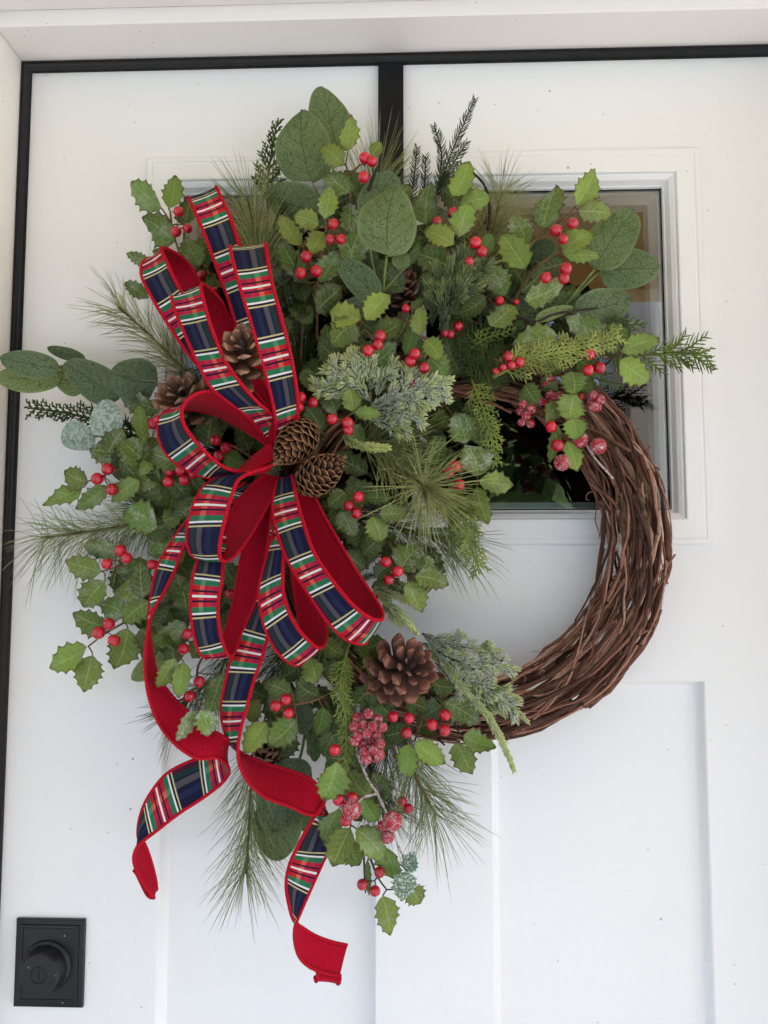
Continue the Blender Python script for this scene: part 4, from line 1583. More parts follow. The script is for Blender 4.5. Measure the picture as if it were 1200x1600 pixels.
holly('dark holly sprig hanging right below the medium lower ribbon loop', [[(560, 1060, 76), (520, 1080, 92), (490, 1095, 100), (455, 1102, 102)]],
      [(486, 1028, 497, 1067, 34, 108, .15, .6), (505, 1000, 538, 1027, 30, 96, .15, .4), (456, 1083, 409, 1062, 30, 104, .15, .3), (498, 1088, 462, 1064, 34, 96, .15, .2), (390, 1128, 405, 1093, 28, 90, .25, .6), (463, 1125, 419, 1166, 42, 106, .35, .45), (416, 1128, 382, 1177, 36, 108, .15, .75), (505, 1105, 495, 1150, 28, 92, .1, .35), (520, 1120, 540, 1150, 30, 80, .1, .15), (440, 1060, 470, 1040, 30, 80, .1, .1)],
      [(116, [(431, 1103, 9), (447, 1093, 9), (451, 1114, 9)])], 15)
holly('holly sprig with two berry trios under the big open cone', [[(640, 1090, 76), (660, 1120, 92), (690, 1140, 98), (722, 1150, 100)], [(660, 1120, 92), (648, 1158, 100)]],
      [(694, 1096, 751, 1130, 40, 104, .4, .4), (723, 1150, 774, 1170, 32, 106, .25, .65), (713, 1160, 735, 1213, 34, 108, .25, .6), (640, 1162, 637, 1218, 32, 112, .1, .6), (650, 1158, 697, 1195, 34, 112, .1, .65), (575, 1095, 610, 1115, 36, 86, .1, .25), (633, 1092, 672, 1110, 32, 86, .1, .3), (677, 1068, 714, 1074, 30, 82, .1, .35), (650, 1140, 690, 1120, 40, 84, .1, .2), (610, 1140, 590, 1110, 36, 78, .1, .12)],
      [(112, [(614, 1120, 8.7), (639, 1122, 8.7), (635, 1145, 8.7)]), (112, [(675, 1132, 9), (696, 1117, 9), (695, 1141, 9)])], 16)
holly('bottom holly sprig whose top leaf overlaps the red fold of the right tail', [[(545, 1140, 80), (535, 1175, 100), (540, 1230, 106), (548, 1290, 104)]],
      [(526, 1190, 504, 1250, 46, 128, .15, .5), (578, 1247, 545, 1203, 40, 98, .1, .5), (590, 1283, 566, 1240, 28, 96, .1, .55), (530, 1262, 507, 1319, 32, 104, .3, .4), (547, 1293, 519, 1354, 42, 114, .15, .6), (557, 1295, 606, 1342, 40, 114, .4, .6), (540, 1318, 562, 1352, 34, 98, .1, .4), (602, 1324, 614, 1378, 36, 100, .3, .55), (560, 1222, 545, 1180, 30, 86, .1, .3), (535, 1240, 512, 1205, 34, 90, .1, .3)],
      [(122, [(523, 1172, 9)]), (122, [(529, 1250, 9), (550, 1247, 9), (540, 1282, 9)]), (70, [(628, 1252, 8), (638, 1263, 7.5)])], 17)
holly('lowest holly tip with three dark berries hanging at the very bottom of the wreath', [[(560, 1300, 86), (578, 1340, 94), (590, 1370, 98), (604, 1390, 98)]],
      [(598, 1400, 610, 1461, 34, 102, .25, .65), (638, 1385, 657, 1412, 32, 98, .15, .65), (574, 1343, 577, 1400, 10, 96, .2, .35)],
      [(102, [(593, 1363, 8.5), (566, 1382, 8.3), (586, 1392, 8.3)])], 18, 1.7, 'twig_dark')
holly('holly branch sticking out farthest at lower left, two berry trios over bare white door', [[(290, 870, 50), (235, 880, 62), (190, 885, 72), (158, 893, 76)], [(290, 930, 50), (230, 955, 64), (190, 975, 72), (160, 993, 76), (138, 1010, 78)]],
      [(158, 893, 99, 879, 36, 80, .4, .65), (164, 907, 126, 951, 40, 80, .5, .55), (185, 866, 132, 853, 32, 72, .7, .35), (172, 979, 110, 962, 36, 76, .3, .42), (197, 960, 153, 943, 38, 74, 1.0, .4), (229, 916, 174, 920, 36, 80, .6, .55), (234, 940, 190, 974, 40, 80, .5, .5), (238, 880, 180, 900, 34, 68, .7, .35), (200, 982, 180, 1049, 46, 80, .2, .55), (137, 1011, 75, 1042, 38, 84, .2, .72), (145, 1024, 128, 1082, 40, 84, .2, .72), (215, 900, 195, 935, 36, 62, .5, .3), (262, 850, 232, 866, 34, 60, .5, .35)],
      [(88, [(188, 860, 9.5), (198, 872, 9), (167, 881, 9)]), (82, [(237, 882, 8.5), (231, 904, 8.5)]), (88, [(154, 989, 10), (170, 975, 10), (178, 1001, 10)])], 19)
holly('glittery holly branch at middle left beneath the eucalyptus, its berries left of the big loop', [[(300, 740, 62), (245, 735, 70), (205, 728, 76), (165, 742, 80), (138, 752, 80)]],
      [(137, 752, 98, 737, 36, 84, .25, .55), (130, 762, 67, 790, 26, 82, .2, .55), (169, 759, 114, 797, 28, 82, .4, .4), (188, 716, 138, 700, 42, 78, .8, .35), (229, 726, 189, 688, 52, 84, 1.0, .4), (250, 642, 184, 626, 34, 74, .8, .3), (225, 692, 216, 630, 24, 92, .1, .5), (262, 718, 234, 684, 36, 78, .4, .4), (236, 704, 221, 744, 22, 90, .15, .45), (218, 750, 173, 784, 32, 84, .15, .5), (250, 730, 213, 764, 36, 80, .4, .45), (286, 766, 217, 784, 36, 68, .4, .28), (300, 805, 290, 768, 30, 70, .8, .3), (280, 700, 300, 735, 34, 60, .3, .15)],
      [(90, [(168, 733, 10), (152, 748, 10), (175, 765, 10)]), (86, [(238, 662, 9.5), (247, 656, 8)]), (88, [(265, 736, 9), (282, 735, 9), (263, 753, 9), (288, 750, 9), (302, 740, 8)])], 20)
holly('heavily frosted holly leaf pair beside the brown pine twig at left', [[(300, 850, 55), (275, 825, 64), (250, 815, 70)]],
      [(247, 822, 191, 798, 50, 78, .95, .4), (253, 815, 293, 803, 30, 76, .1, .3), (268, 838, 232, 868, 36, 66, .6, .4), (285, 880, 262, 850, 34, 60, .3, .25)], [], 21)
holly('holly seen through the wide left ribbon loop, three berries inside the loop', [[(400, 720, 62), (370, 700, 78), (345, 690, 84)]],
      [(340, 695, 312, 655, 36, 82, .75, .3), (350, 712, 382, 730, 30, 80, .2, .35), (375, 690, 400, 655, 34, 70, .1, .12), (330, 665, 350, 640, 30, 70, .2, .15), (390, 705, 372, 668, 30, 72, .2, .12)],
      [(96, [(337, 688, 9), (353, 700, 9), (342, 712, 9)])], 22)
holly('holly sprig framed by the long left tail, its leaf tips crossing the red ribbon', [[(330, 1010, 60), (310, 1040, 84), (308, 1080, 104), (310, 1108, 112)], [(330, 1010, 60), (290, 985, 76), (278, 1020, 90)]],
      [(291, 974, 236, 1004, 38, 86, .75, .4), (302, 903, 256, 952, 44, 68, .85, .25), (274, 1028, 247, 1079, 28, 118, .15, .6), (287, 1034, 279, 1091, 28, 116, .15, .6), (346, 1053, 325, 1116, 36, 92, .75, .4), (310, 1109, 276, 1158, 24, 128, .9, .5), (315, 1108, 325, 1152, 32, 128, .85, .5), (270, 870, 300, 908, 34, 60, .2, .3), (350, 880, 372, 915, 34, 66, .3, .2), (320, 1000, 300, 1030, 30, 74, .2, .25), (345, 920, 370, 960, 36, 62, .2, .1), (240, 930, 275, 905, 36, 56, .2, .2)],
      [(92, [(293, 990, 8.5), (287, 1014, 9)]), (104, [(311, 1065, 9), (296, 1088, 9.5)]), (78, [(359, 928, 8)])], 23)
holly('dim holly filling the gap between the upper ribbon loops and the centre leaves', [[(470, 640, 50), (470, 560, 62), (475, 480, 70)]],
      [(475, 520, 450, 480, 40, 62, .2, .08), (480, 600, 500, 560, 40, 64, .1, .08), (460, 560, 440, 520, 36, 58, .1, .05), (478, 470, 455, 430, 36, 66, .2, .1), (500, 640, 520, 600, 36, 70, .1, .1), (560, 620, 590, 590, 40, 60, .1, .06)], [], 24)  # leaf tones set near black to paint the shade in the core
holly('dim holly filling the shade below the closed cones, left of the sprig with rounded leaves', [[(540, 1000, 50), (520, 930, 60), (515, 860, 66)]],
      [(512, 860, 498, 820, 40, 64, .1, .08), (525, 880, 555, 905, 40, 66, .2, .12), (520, 930, 545, 960, 38, 64, .1, .1), (530, 820, 505, 780, 38, 70, .1, .08), (560, 960, 590, 930, 36, 60, .2, .1), (545, 1010, 575, 985, 36, 66, .1, .12)], [], 25)  # shade of the core painted in through very low leaf tones

# eucalyptus: base x, y, tip x, y, width px, height mm, frost, tone
eucalyptus('eucalyptus sprig of three big round leaves standing tallest at the top', [[(530, 420, 50), (515, 340, 68), (520, 270, 66), (525, 238, 60)], [(515, 340, 68), (488, 285, 78)]],
           [(526, 242, 503, 132, 68, 58, 0, .42), (487, 284, 470, 172, 90, 80, 0, .45), (500, 332, 417, 302, 66, 72, 0, .45), (480, 360, 440, 330, 50, 60, 0, .3)], 31)
eucalyptus('eucalyptus sprig carrying the large smooth oval leaf facing forward at upper centre', [[(597, 480, 76), (600, 440, 100), (604, 400, 124)], [(599, 455, 88), (622, 430, 100), (640, 412, 104)], [(597, 480, 76), (580, 400, 84), (576, 350, 90)]],
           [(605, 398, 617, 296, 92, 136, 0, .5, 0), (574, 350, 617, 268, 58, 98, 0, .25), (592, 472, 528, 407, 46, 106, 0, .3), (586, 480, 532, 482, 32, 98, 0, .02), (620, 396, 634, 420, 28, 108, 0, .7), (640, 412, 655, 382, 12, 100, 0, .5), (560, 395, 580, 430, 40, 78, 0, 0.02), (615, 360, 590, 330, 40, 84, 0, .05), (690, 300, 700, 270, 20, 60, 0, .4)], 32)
eucalyptus('eucalyptus sprig with three wide leaves in front of the glass at upper right', [[(850, 510, 62), (880, 480, 72), (905, 450, 78), (930, 420, 80)], [(880, 480, 72), (936, 425, 70)]],
           [(929, 421, 990, 331, 70, 84, 0, .5), (935, 424, 1030, 420, 62, 72, 0, .42), (897, 492, 987, 467, 58, 80, 0, .22), (866, 492, 804, 468, 34, 84, 0, .02), (836, 500, 896, 480, 18, 98, 0, .9), (850, 408, 846, 374, 50, 70, 0, .25), (905, 400, 935, 365, 40, 58, 0, .3)], 33)
eucalyptus('eucalyptus sprig of large flat leaves pointing left past the door edge', [[(290, 610, 56), (245, 602, 66), (190, 615, 70), (130, 600, 72), (90, 582, 74)]],
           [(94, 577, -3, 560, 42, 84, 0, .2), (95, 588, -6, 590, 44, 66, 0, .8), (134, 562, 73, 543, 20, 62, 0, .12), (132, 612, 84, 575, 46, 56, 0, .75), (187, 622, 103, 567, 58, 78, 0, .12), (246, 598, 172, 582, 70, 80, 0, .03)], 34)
eucalyptus('two silvery glitter coated round leaves near the left edge', [[(235, 700, 50), (190, 690, 66), (160, 682, 74), (146, 682, 74)]],
           [(160, 684, 170, 624, 48, 88, 1.0, .5), (147, 680, 96, 690, 48, 80, .75, .5)], 35)
eucalyptus('eucalyptus leaves hanging in a stack behind the red fold of the right tail', [[(480, 1120, 40), (470, 1180, 48), (450, 1225, 52), (442, 1245, 52)]],
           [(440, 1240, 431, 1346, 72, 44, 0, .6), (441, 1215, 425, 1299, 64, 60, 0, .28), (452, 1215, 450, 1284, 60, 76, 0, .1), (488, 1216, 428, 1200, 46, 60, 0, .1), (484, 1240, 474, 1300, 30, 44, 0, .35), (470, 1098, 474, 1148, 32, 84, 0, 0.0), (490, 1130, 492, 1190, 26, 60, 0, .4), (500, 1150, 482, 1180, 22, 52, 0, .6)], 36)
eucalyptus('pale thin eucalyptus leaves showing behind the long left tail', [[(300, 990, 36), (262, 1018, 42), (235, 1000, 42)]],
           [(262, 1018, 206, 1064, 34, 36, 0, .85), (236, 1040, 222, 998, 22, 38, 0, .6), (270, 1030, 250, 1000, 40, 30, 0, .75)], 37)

# long needled pine
pine('yellow green pine sprig fanning out to the upper left over bare door', [(320, 610, 46), (270, 560, 56), (225, 515, 60), (185, 480, 60)], 150, 96, .9, 41, .62, 1.0, .0)
pine('pine sprig at far left with bare brown twig and drooping needles', [(255, 806, 50), (193, 822, 54), (130, 832, 56), (64, 840, 58)], 210, 92, .85, 42, .95, 1.0, .0, .30)
pine('pine sprig with upright light needles between the tall ribbon loop and round leaves', [(405, 470, 78), (403, 400, 90), (396, 350, 92), (388, 312, 90)], 260, 86, .85, 43, .7, 1.0, .0, -.06)
pine('pine sprig fanning behind the topmost holly, needles across the black hanger', [(565, 370, 50), (580, 320, 58), (592, 280, 62)], 110, 100, .8, 44, .7, .9, .2, -.08)
pine('pale ball of dry looking needles at upper right behind the holly', [(755, 420, 52), (768, 370, 58), (778, 320, 60), (785, 300, 58)], 260, 78, 1.0, 45, 1.0, .75, .0, .0)
pine('star shaped burst of pale pine needles in the middle, pointing at the viewer', [(585, 705, 80), (620, 730, 90), (650, 750, 112), (664, 762, 126)], 200, 98, 1.0, 46, .8, 1.25, .0, .03, 1.0, burst=110)
pine('dark pine sprig pointing right below the star burst', [(600, 815, 50), (648, 832, 56), (690, 840, 58), (716, 845, 58)], 150, 96, .5, 47, .7, .9, .0, .25)
pine('long pine sprig hanging straight down below the bow between its tails', [(400, 1150, 46), (393, 1220, 52), (389, 1300, 54), (384, 1365, 54)], 240, 88, .85, 48, .70, .95, .0, .16)
pine('pine sprig at lower right with orange twig and spread blue green needles', [(630, 1150, 56), (648, 1210, 64), (666, 1245, 66), (681, 1275, 66)], 170, 98, .8, 49, .75, .95, .0, .18)
pine('dark pine needles poking out left of the long red tail', [(330, 1060, 36), (300, 1090, 40), (270, 1115, 42)], 90, 74, .18, 50, .6, .95, .0, .15)
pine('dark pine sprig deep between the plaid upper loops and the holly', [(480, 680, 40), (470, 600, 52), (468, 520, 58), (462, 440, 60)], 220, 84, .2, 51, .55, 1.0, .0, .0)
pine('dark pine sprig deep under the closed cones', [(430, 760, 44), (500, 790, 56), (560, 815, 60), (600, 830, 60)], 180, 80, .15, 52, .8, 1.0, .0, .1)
pine('pine needles in shade left of the lower loops, behind frosted leaves', [(330, 800, 40), (290, 815, 44), (240, 800, 46), (215, 775, 46)], 190, 92, .8, 53, .6, .9, .0, .1)
pine('fine pine needles showing light through them beneath the long lower loop', [(400, 940, 34), (370, 990, 40), (345, 1050, 42), (335, 1090, 42)], 170, 84, .45, 54, .55, .9, .0, .05)
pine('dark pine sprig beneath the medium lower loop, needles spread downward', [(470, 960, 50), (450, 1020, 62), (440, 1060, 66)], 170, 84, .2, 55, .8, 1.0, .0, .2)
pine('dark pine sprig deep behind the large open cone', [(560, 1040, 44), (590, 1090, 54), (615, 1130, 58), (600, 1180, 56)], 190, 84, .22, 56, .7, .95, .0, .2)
pine('sparse light needles crossing in front of the dark fir beside the muntin', [(560, 690, 86), (590, 690, 92), (620, 695, 96)], 140, 96, .9, 57, .9, .95, .0, .0)
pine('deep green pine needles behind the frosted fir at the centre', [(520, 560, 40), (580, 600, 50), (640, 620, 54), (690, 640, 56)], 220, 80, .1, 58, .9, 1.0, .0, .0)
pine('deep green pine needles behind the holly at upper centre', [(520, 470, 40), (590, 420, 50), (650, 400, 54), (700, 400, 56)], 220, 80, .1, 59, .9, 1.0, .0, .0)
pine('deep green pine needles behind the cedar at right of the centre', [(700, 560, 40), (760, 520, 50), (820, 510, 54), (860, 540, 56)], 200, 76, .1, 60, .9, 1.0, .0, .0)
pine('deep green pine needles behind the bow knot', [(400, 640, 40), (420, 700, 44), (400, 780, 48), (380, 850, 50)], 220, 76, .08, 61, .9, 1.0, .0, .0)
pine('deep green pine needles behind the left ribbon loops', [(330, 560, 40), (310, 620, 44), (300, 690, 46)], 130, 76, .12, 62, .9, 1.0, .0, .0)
pine('pale needles trailing down right over the hole beside the hanging frosted holly', [(640, 800, 70), (680, 790, 78), (700, 800, 84), (712, 830, 86)], 90, 84, .8, 63, .6, .9, .2, .15)
pine('short pine needles spilling down beside the berry tipped lower holly', [(575, 1190, 56), (590, 1230, 62), (605, 1265, 62)], 100, 76, .4, 64, .7, .9, .0, .1)

# cedar and juniper
cedar('dark juniper tips standing at upper left of the round leaves', [(420, 330, 60), (418, 290, 64), (424, 240, 66), (432, 196, 66)], .38, 71, 46, 22, .6, 'juniper_sprig', 'juniper sprigs in the wreath', .45, 1.35, taper=.6, flop=.35)
cedar('long yellow green cedar frond sweeping right above the hole', [(770, 590, 108), (830, 560, 116), (895, 545, 120), (960, 527, 116)], .95, 72, 48, 46, .72, thick=1.3, taper=.55)
cedar('dark green cedar frond right of the frosted fir', [(770, 630, 84), (760, 585, 96), (752, 545, 100), (750, 510, 98)], .3, 73, 62, 30, .8, thick=1.0, taper=.45)
cedar('small light cedar tip lying across the middle right', [(735, 545, 100), (755, 530, 106), (780, 522, 108), (800, 514, 106)], .7, 74, 24, 14, .8)
cedar('yellow green cedar frond drooping at the top left of the hole', [(735, 590, 92), (752, 630, 104), (766, 670, 104), (775, 720, 98)], .85, 75, 34, 30, .75, thick=1.15, taper=.5)
cedar('yellow green cedar frond hanging below the star burst over the window sill', [(716, 760, 92), (722, 800, 102), (735, 850, 104), (748, 886, 102)], .85, 76, 46, 34, .72, thick=1.2, taper=.55)
cedar('dark cedar at the top left of the hole behind frosted holly', [(715, 620, 70), (725, 670, 76), (720, 720, 78)], .3, 77, 44, 20, .8)
cedar('bright thin juniper twigs splayed far right past the window frame', [(905, 555, 78), (970, 553, 84), (1030, 554, 86), (1085, 552, 86)], .66, 78, 58, 12, .62, 'juniper_sprig', 'juniper sprigs in the wreath', .55, 1.25, taper=.15, first=.12, flop=.3)
cedar('bright juniper fork pointing at the right door stile', [(1030, 554, 84), (1070, 552, 86), (1104, 556, 86)], .66, 79, 40, 8, .5, 'juniper_sprig', 'juniper sprigs in the wreath', .5, 1.2, taper=.3, first=.0, flop=.3)
cedar('green juniper twig over the glass behind the lowest right eucalyptus leaf', [(930, 520, 70), (965, 510, 74), (1000, 506, 74)], .6, 80, 40, 10, .6, 'juniper_sprig', 'juniper sprigs in the wreath', .5, 1.15)
cedar('green juniper twig drooping under the right hand holly berries', [(900, 570, 66), (930, 590, 70), (962, 600, 70)], .5, 81, 40, 10, .6, 'juniper_sprig', 'juniper sprigs in the wreath', .5, 1.15)
cedar('yellow green cedar frond hanging between the bow and the large cone', [(545, 1005, 96), (532, 1070, 108), (542, 1130, 114), (538, 1190, 116), (525, 1222, 114)], .8, 82, 34, 38, .62, thick=1.25, taper=.5)
cedar('cedar side frond brushing the left of the large open cone', [(555, 1010, 96), (570, 1020, 102), (582, 1055, 104)], .55, 83, 28, 14, .7)
cedar('dark juniper sprig lying left under the eucalyptus leaves', [(225, 668, 50), (160, 658, 62), (100, 645, 66), (48, 638, 66)], .22, 84, 40, 30, .72, 'juniper_sprig', 'juniper sprigs in the wreath', .5, 1.3, taper=.5)
cedar('dark lacy juniper in the gap right of the glitter leaves', [(235, 690, 46), (205, 680, 52), (170, 690, 54)], .1, 85, 46, 16, .75, 'juniper_sprig', 'juniper sprigs in the wreath', .5, 1.2)
cedar('dull cedar frond beside the upper right ribbon loop', [(455, 460, 62), (445, 400, 72), (440, 350, 74), (436, 290, 72)], .3, 86, 40, 20, .65)
cedar('cedar frond edge showing at the right of the hanging holly chain', [(760, 700, 70), (772, 660, 76), (776, 700, 78), (772, 725, 78)], .7, 87, 24, 12, .7)

# firs
fir('dark feathery fir tips standing at top right of the black hanger', [[(670, 330, 60), (683, 300, 66), (705, 240, 72), (742, 154, 74)], [(684, 300, 66), (690, 240, 68), (678, 197, 68)], [(640, 330, 56), (645, 295, 62), (652, 230, 64)], [(660, 320, 56), (664, 280, 62), (665, 244, 64)], [(688, 292, 66), (708, 256, 70), (730, 222, 70)], [(692, 310, 60), (705, 280, 66), (722, 255, 66)]],
    91, 16, .55, 1.6, .22, 0, lime=0, name='fir_sprig', group='plain green fir sprigs in the wreath', two_rows=True, lean=.82)
fir('bushy dark fir sprig with brush like needles right of the oval leaf', [[(690, 530, 96), (700, 480, 112), (715, 430, 118), (735, 395, 116)], [(700, 490, 108), (720, 460, 116), (745, 430, 114)], [(695, 510, 104), (690, 470, 112), (698, 420, 114)], [(675, 510, 92), (680, 480, 100), (685, 450, 104)], [(705, 480, 104), (730, 445, 112), (752, 405, 110)]],
    92, 20, 1.5, 1.7, .30, .12, bush=(11, 30), lime=.35, name='fir_sprig', group='plain green fir sprigs in the wreath', lean=.6)
fir('light yellow green frosted fir tips left of the main frosted fir', [[(575, 628, 110), (560, 590, 124), (545, 548, 128)], [(570, 615, 112), (540, 590, 124), (508, 573, 126)], [(570, 620, 110), (530, 608, 120), (487, 606, 122)], [(572, 600, 116), (580, 575, 124), (567, 556, 126)], [(560, 600, 114), (530, 580, 128), (518, 566, 126)]],
    93, 14, 1.6, 2.6, 1.0, .75, bush=(13, 20), lime=1.0, lean=.8)
fir('main white frosted fir in the middle with lime tips pointing right', [[(575, 640, 108), (620, 615, 124), (660, 605, 132), (706, 592, 134)], [(600, 630, 112), (640, 625, 126), (675, 636, 128)], [(590, 640, 108), (625, 645, 120), (662, 655, 122)], [(590, 620, 110), (600, 590, 120), (622, 572, 122)], [(620, 610, 114), (645, 585, 122), (638, 572, 120)], [(580, 655, 104), (610, 665, 112), (640, 672, 114)], [(630, 610, 122), (665, 612, 130), (700, 612, 130)], [(575, 610, 108), (585, 590, 116), (604, 578, 118)]],
    94, 15, 1.5, 2.5, .75, .95, bush=(16, 24), lime=1.1, lean=.75)
fir('white frosted fir at lower right lying over the bottom of the ring', [[(668, 1000, 92), (730, 1012, 106), (784, 1017, 106)], [(660, 1005, 90), (720, 1035, 110), (770, 1040, 114), (809, 1045, 112)], [(670, 1020, 92), (740, 1060, 114), (812, 1092, 114)], [(665, 1010, 92), (720, 1062, 112), (780, 1090, 116), (824, 1126, 112)], [(680, 1035, 92), (735, 1085, 110), (765, 1100, 112), (790, 1118, 110)], [(660, 990, 88), (690, 1005, 100), (715, 1000, 100)]],
    95, 13, 1.5, 2.3, .65, .95, bush=(18, 24), lime=.8, lean=.75)
fir('long lime tipped fir twig curving down past the white lower door', [[(690, 1025, 96), (715, 1065, 118), (756, 1110, 120), (785, 1160, 116), (803, 1203, 112)]],
    96, 13, 2.6, 2.3, 1.0, .4, lime=1.0, lean=.72)
fir('small lime frosted fir tip touching the top of the large open cone', [[(582, 915, 96), (610, 945, 110), (630, 965, 114), (650, 988, 112)], [(590, 920, 98), (615, 930, 110), (635, 940, 110)], [(600, 940, 98), (610, 960, 108), (625, 975, 108)]],
    97, 13, 2.4, 2.2, .95, .42, lime=1.0, lean=.78)
fir('tiny bright lime fir tip right of the closed cones', [[(535, 680, 116), (560, 696, 130), (606, 700, 136)]],
    98, 14, 2.4, 2.6, 1.0, .1, lime=1.2, lean=.8)
fir('frosty fir bits peeking left of the frosted holly below centre', [[(560, 905, 76), (580, 900, 84), (600, 895, 86)], [(610, 905, 80), (620, 912, 86), (635, 915, 86)]],
    99, 11, 2.6, 1.6, .6, .6, lean=.8)
fir('frosted fir in shade just right of the tall upper ribbon loop', [[(455, 480, 64), (440, 420, 74), (430, 370, 76)], [(450, 440, 66), (425, 400, 74), (420, 350, 74)]],
    100, 12, 1.6, 1.7, .25, .5, bush=(12, 26), lime=.1, lean=.75)
fill_leaves()

# cones
cone('open brown cone between the two inner upper loops, facing up', (386, 588, 122), (376, 530, 172), 90, 1, 32, 'cone_scale', e0=1.95, e1=.8, wid=.58)
cone('open cone left of the bow, partly hidden by the wide left loop', (305, 668, 62), (276, 600, 104), 92, 2, 36, 'cone_scale', e0=1.95, e1=.8, wid=.56)
cone('largest reddish open cone, below the bow at the ring bottom', (604, 1054, 80), (648, 1038, 138), 100, 3, 46, 'cone_scale_red', e0=2.0, e1=.85, wid=.42)
cone('narrow closed cone at the bow centre, upper one pointing down left', (490, 664, 112), (427, 727, 162), 66, 4, 120, 'cone_scale_closed', False, slen=.62, wid=.95)
cone('narrow closed cone at the bow centre, lower one pointing up right', (466, 764, 116), (542, 712, 160), 66, 5, 120, 'cone_scale_closed', False, slen=.62, wid=.95)
cone('dim brown cone half hidden above the red fold of the right tail', (420, 1205, 40), (416, 1170, 58), 60, 6, 44, 'cone_scale', e0=1.6, e1=.3)
cone('dim cone far back behind the stem of the oval leaf', (632, 475, 46), (626, 430, 70), 62, 7, 44, 'cone_scale', e0=1.6, e1=.3)


# sugared berries on frosted picks
def sugar_pick(label, stems, balls, seed, r_red=()):
    rr = random.Random(seed)
    s0 = stems[0][0]
    t = thing('frosted_berry_pick', label, 'berry pick', P(s0[0], s0[1], s0[2] / 1000), 'frosted berry picks in the wreath')
    mb = MB()
    for pl in stems:
        pts = path(pl)
        mb.tube(pts, [2.4 * mpp(.09) * (1.1 - .5 * i / len(pts)) * (1 + .25 * math.sin(i * 2.1)) for i in range(len(pts))], 6)
    for (x, y, r, h) in balls:
        b = near_on(stems, x, y)
        if b and 3 < b[0] < 40:
            mb.tube(path([b[1], (x, y, h - 4)], 3), 1.0 * mpp(.09), 5)
        add_berry(t, x, y, r, h, rr, SUGAR, 'sugared_berry')
    for (x, y, r, h) in r_red:
        add_berry(t, x, y, r, h, rr)
    mb.build('twig', M['frost_twig'], t)
    return t


rb = random.Random(77)
cl = []
for (x, y) in ((559, 1122), (575, 1115), (590, 1123), (553, 1136), (567, 1132), (583, 1135), (598, 1136), (559, 1150), (573, 1145), (589, 1148), (554, 1158), (566, 1162), (580, 1158), (594, 1162), (570, 1175), (583, 1172), (592, 1178), (572, 1186), (587, 1184)):
    cl.append((x, y, rb.uniform(7.6, 9.4), 116 + rb.uniform(-6, 10)))
sugar_pick('sugared raspberry like cluster of many berries below the large cone', [[(560, 1100, 90), (556, 1165, 100), (572, 1212, 108), (588, 1238, 110)]], cl, 1)
sugar_pick('frosty twig ending in glassy iced leaves with large sugared berries at the bottom', [[(585, 1232, 106), (600, 1262, 112), (614, 1300, 108), (632, 1345, 102)], [(590, 1240, 108), (568, 1246, 112), (552, 1262, 116)]],
           [(549, 1265, 15.5, 128), (613, 1283, 15, 124), (598, 1290, 8, 112), (605, 1308, 10, 112)], 2)
sugar_pick('dark sugared berry bunch hanging in the top of the hole', [[(812, 612, 74), (822, 640, 82), (826, 660, 84)]],
           [(817, 632, 7.5, 92), (830, 639, 7.5, 94), (822, 650, 7.5, 96), (815, 660, 6.5, 92), (829, 662, 7, 92), (813, 643, 6.5, 90)], 3)
sugar_pick('sugared berry bunch tucked behind the hanging chain of leaves', [[(850, 585, 70), (862, 612, 78), (872, 622, 80)]],
           [(859, 617, 7.5, 86), (867, 620, 7, 90), (875, 618, 7, 90), (847, 628, 6.5, 86), (855, 631, 6.5, 84), (855, 592, 7, 84), (862, 590, 6, 82), (850, 600, 6, 82)], 4)
sugar_pick('pale pink sugared bunch on top of the ring at right', [[(900, 600, 70), (918, 622, 78), (930, 632, 80)]],
           [(926, 618, 8.5, 90), (937, 625, 8.5, 90), (927, 635, 8.5, 92), (934, 637, 6.5, 88), (922, 628, 6, 86)], 5, [(908, 620, 6.5, 84)])
sugar_pick('three large single sugared berries hanging at the right of the hole', [[(890, 650, 76), (905, 675, 84), (925, 710, 84), (958, 748, 80)]],
           [(907, 687, 12.5, 96), (935, 697, 13, 100), (878, 723, 13, 98)], 6)


def iced_leaves():
    g = G('iced_leaf')
    o = g.obj()
    nz = g.noise(o, 500, 3, .7)
    c = g.mix(g.step(nz, .48, .64), (.10, .18, .08), (.62, .70, .64))
    sh = g.bsdf(c, .2, .6, g.bump(nz, .9, .002), coat=.5, finish=False)
    g.leafy(sh, c, .3)
    rr = random.Random(5)
    t = thing('frosted_leaf_pick', 'glassy iced pair of small leaves at the lowest right tip', 'leaf pick', P(636, 1345, .1), 'frosted berry picks in the wreath')
    for l in ((634, 1362, 646, 1332, 24, 108), (636, 1362, 628, 1408, 36, 110)):
        add_leaf(t, l, 'holly', g.m, rr, .2)
    mb = MB()
    mb.tube(path([(630, 1335, 98), (634, 1350, 104), (635, 1364, 107)]), 1.5 * mpp(.1), 5)
    mb.build('twig', M['frost_twig'], t)


iced_leaves()


# bare dark twigs
def twigs(label, pls, w=2.4):
    t = thing('bare_twig', label, 'twig', P(pls[0][0][0], pls[0][0][1], pls[0][0][2] / 1000), 'bare dark twigs in the wreath')
    for pl in pls:
        pts = path(pl)
        mb = MB()
        mb.tube(pts, [w * mpp(.08) * (1.1 - .5 * i / len(pts)) * (1 + .15 * math.sin(i * 1.7)) for i in range(len(pts))], 6)
        mb.build('twig', M['twig_dark'], t)


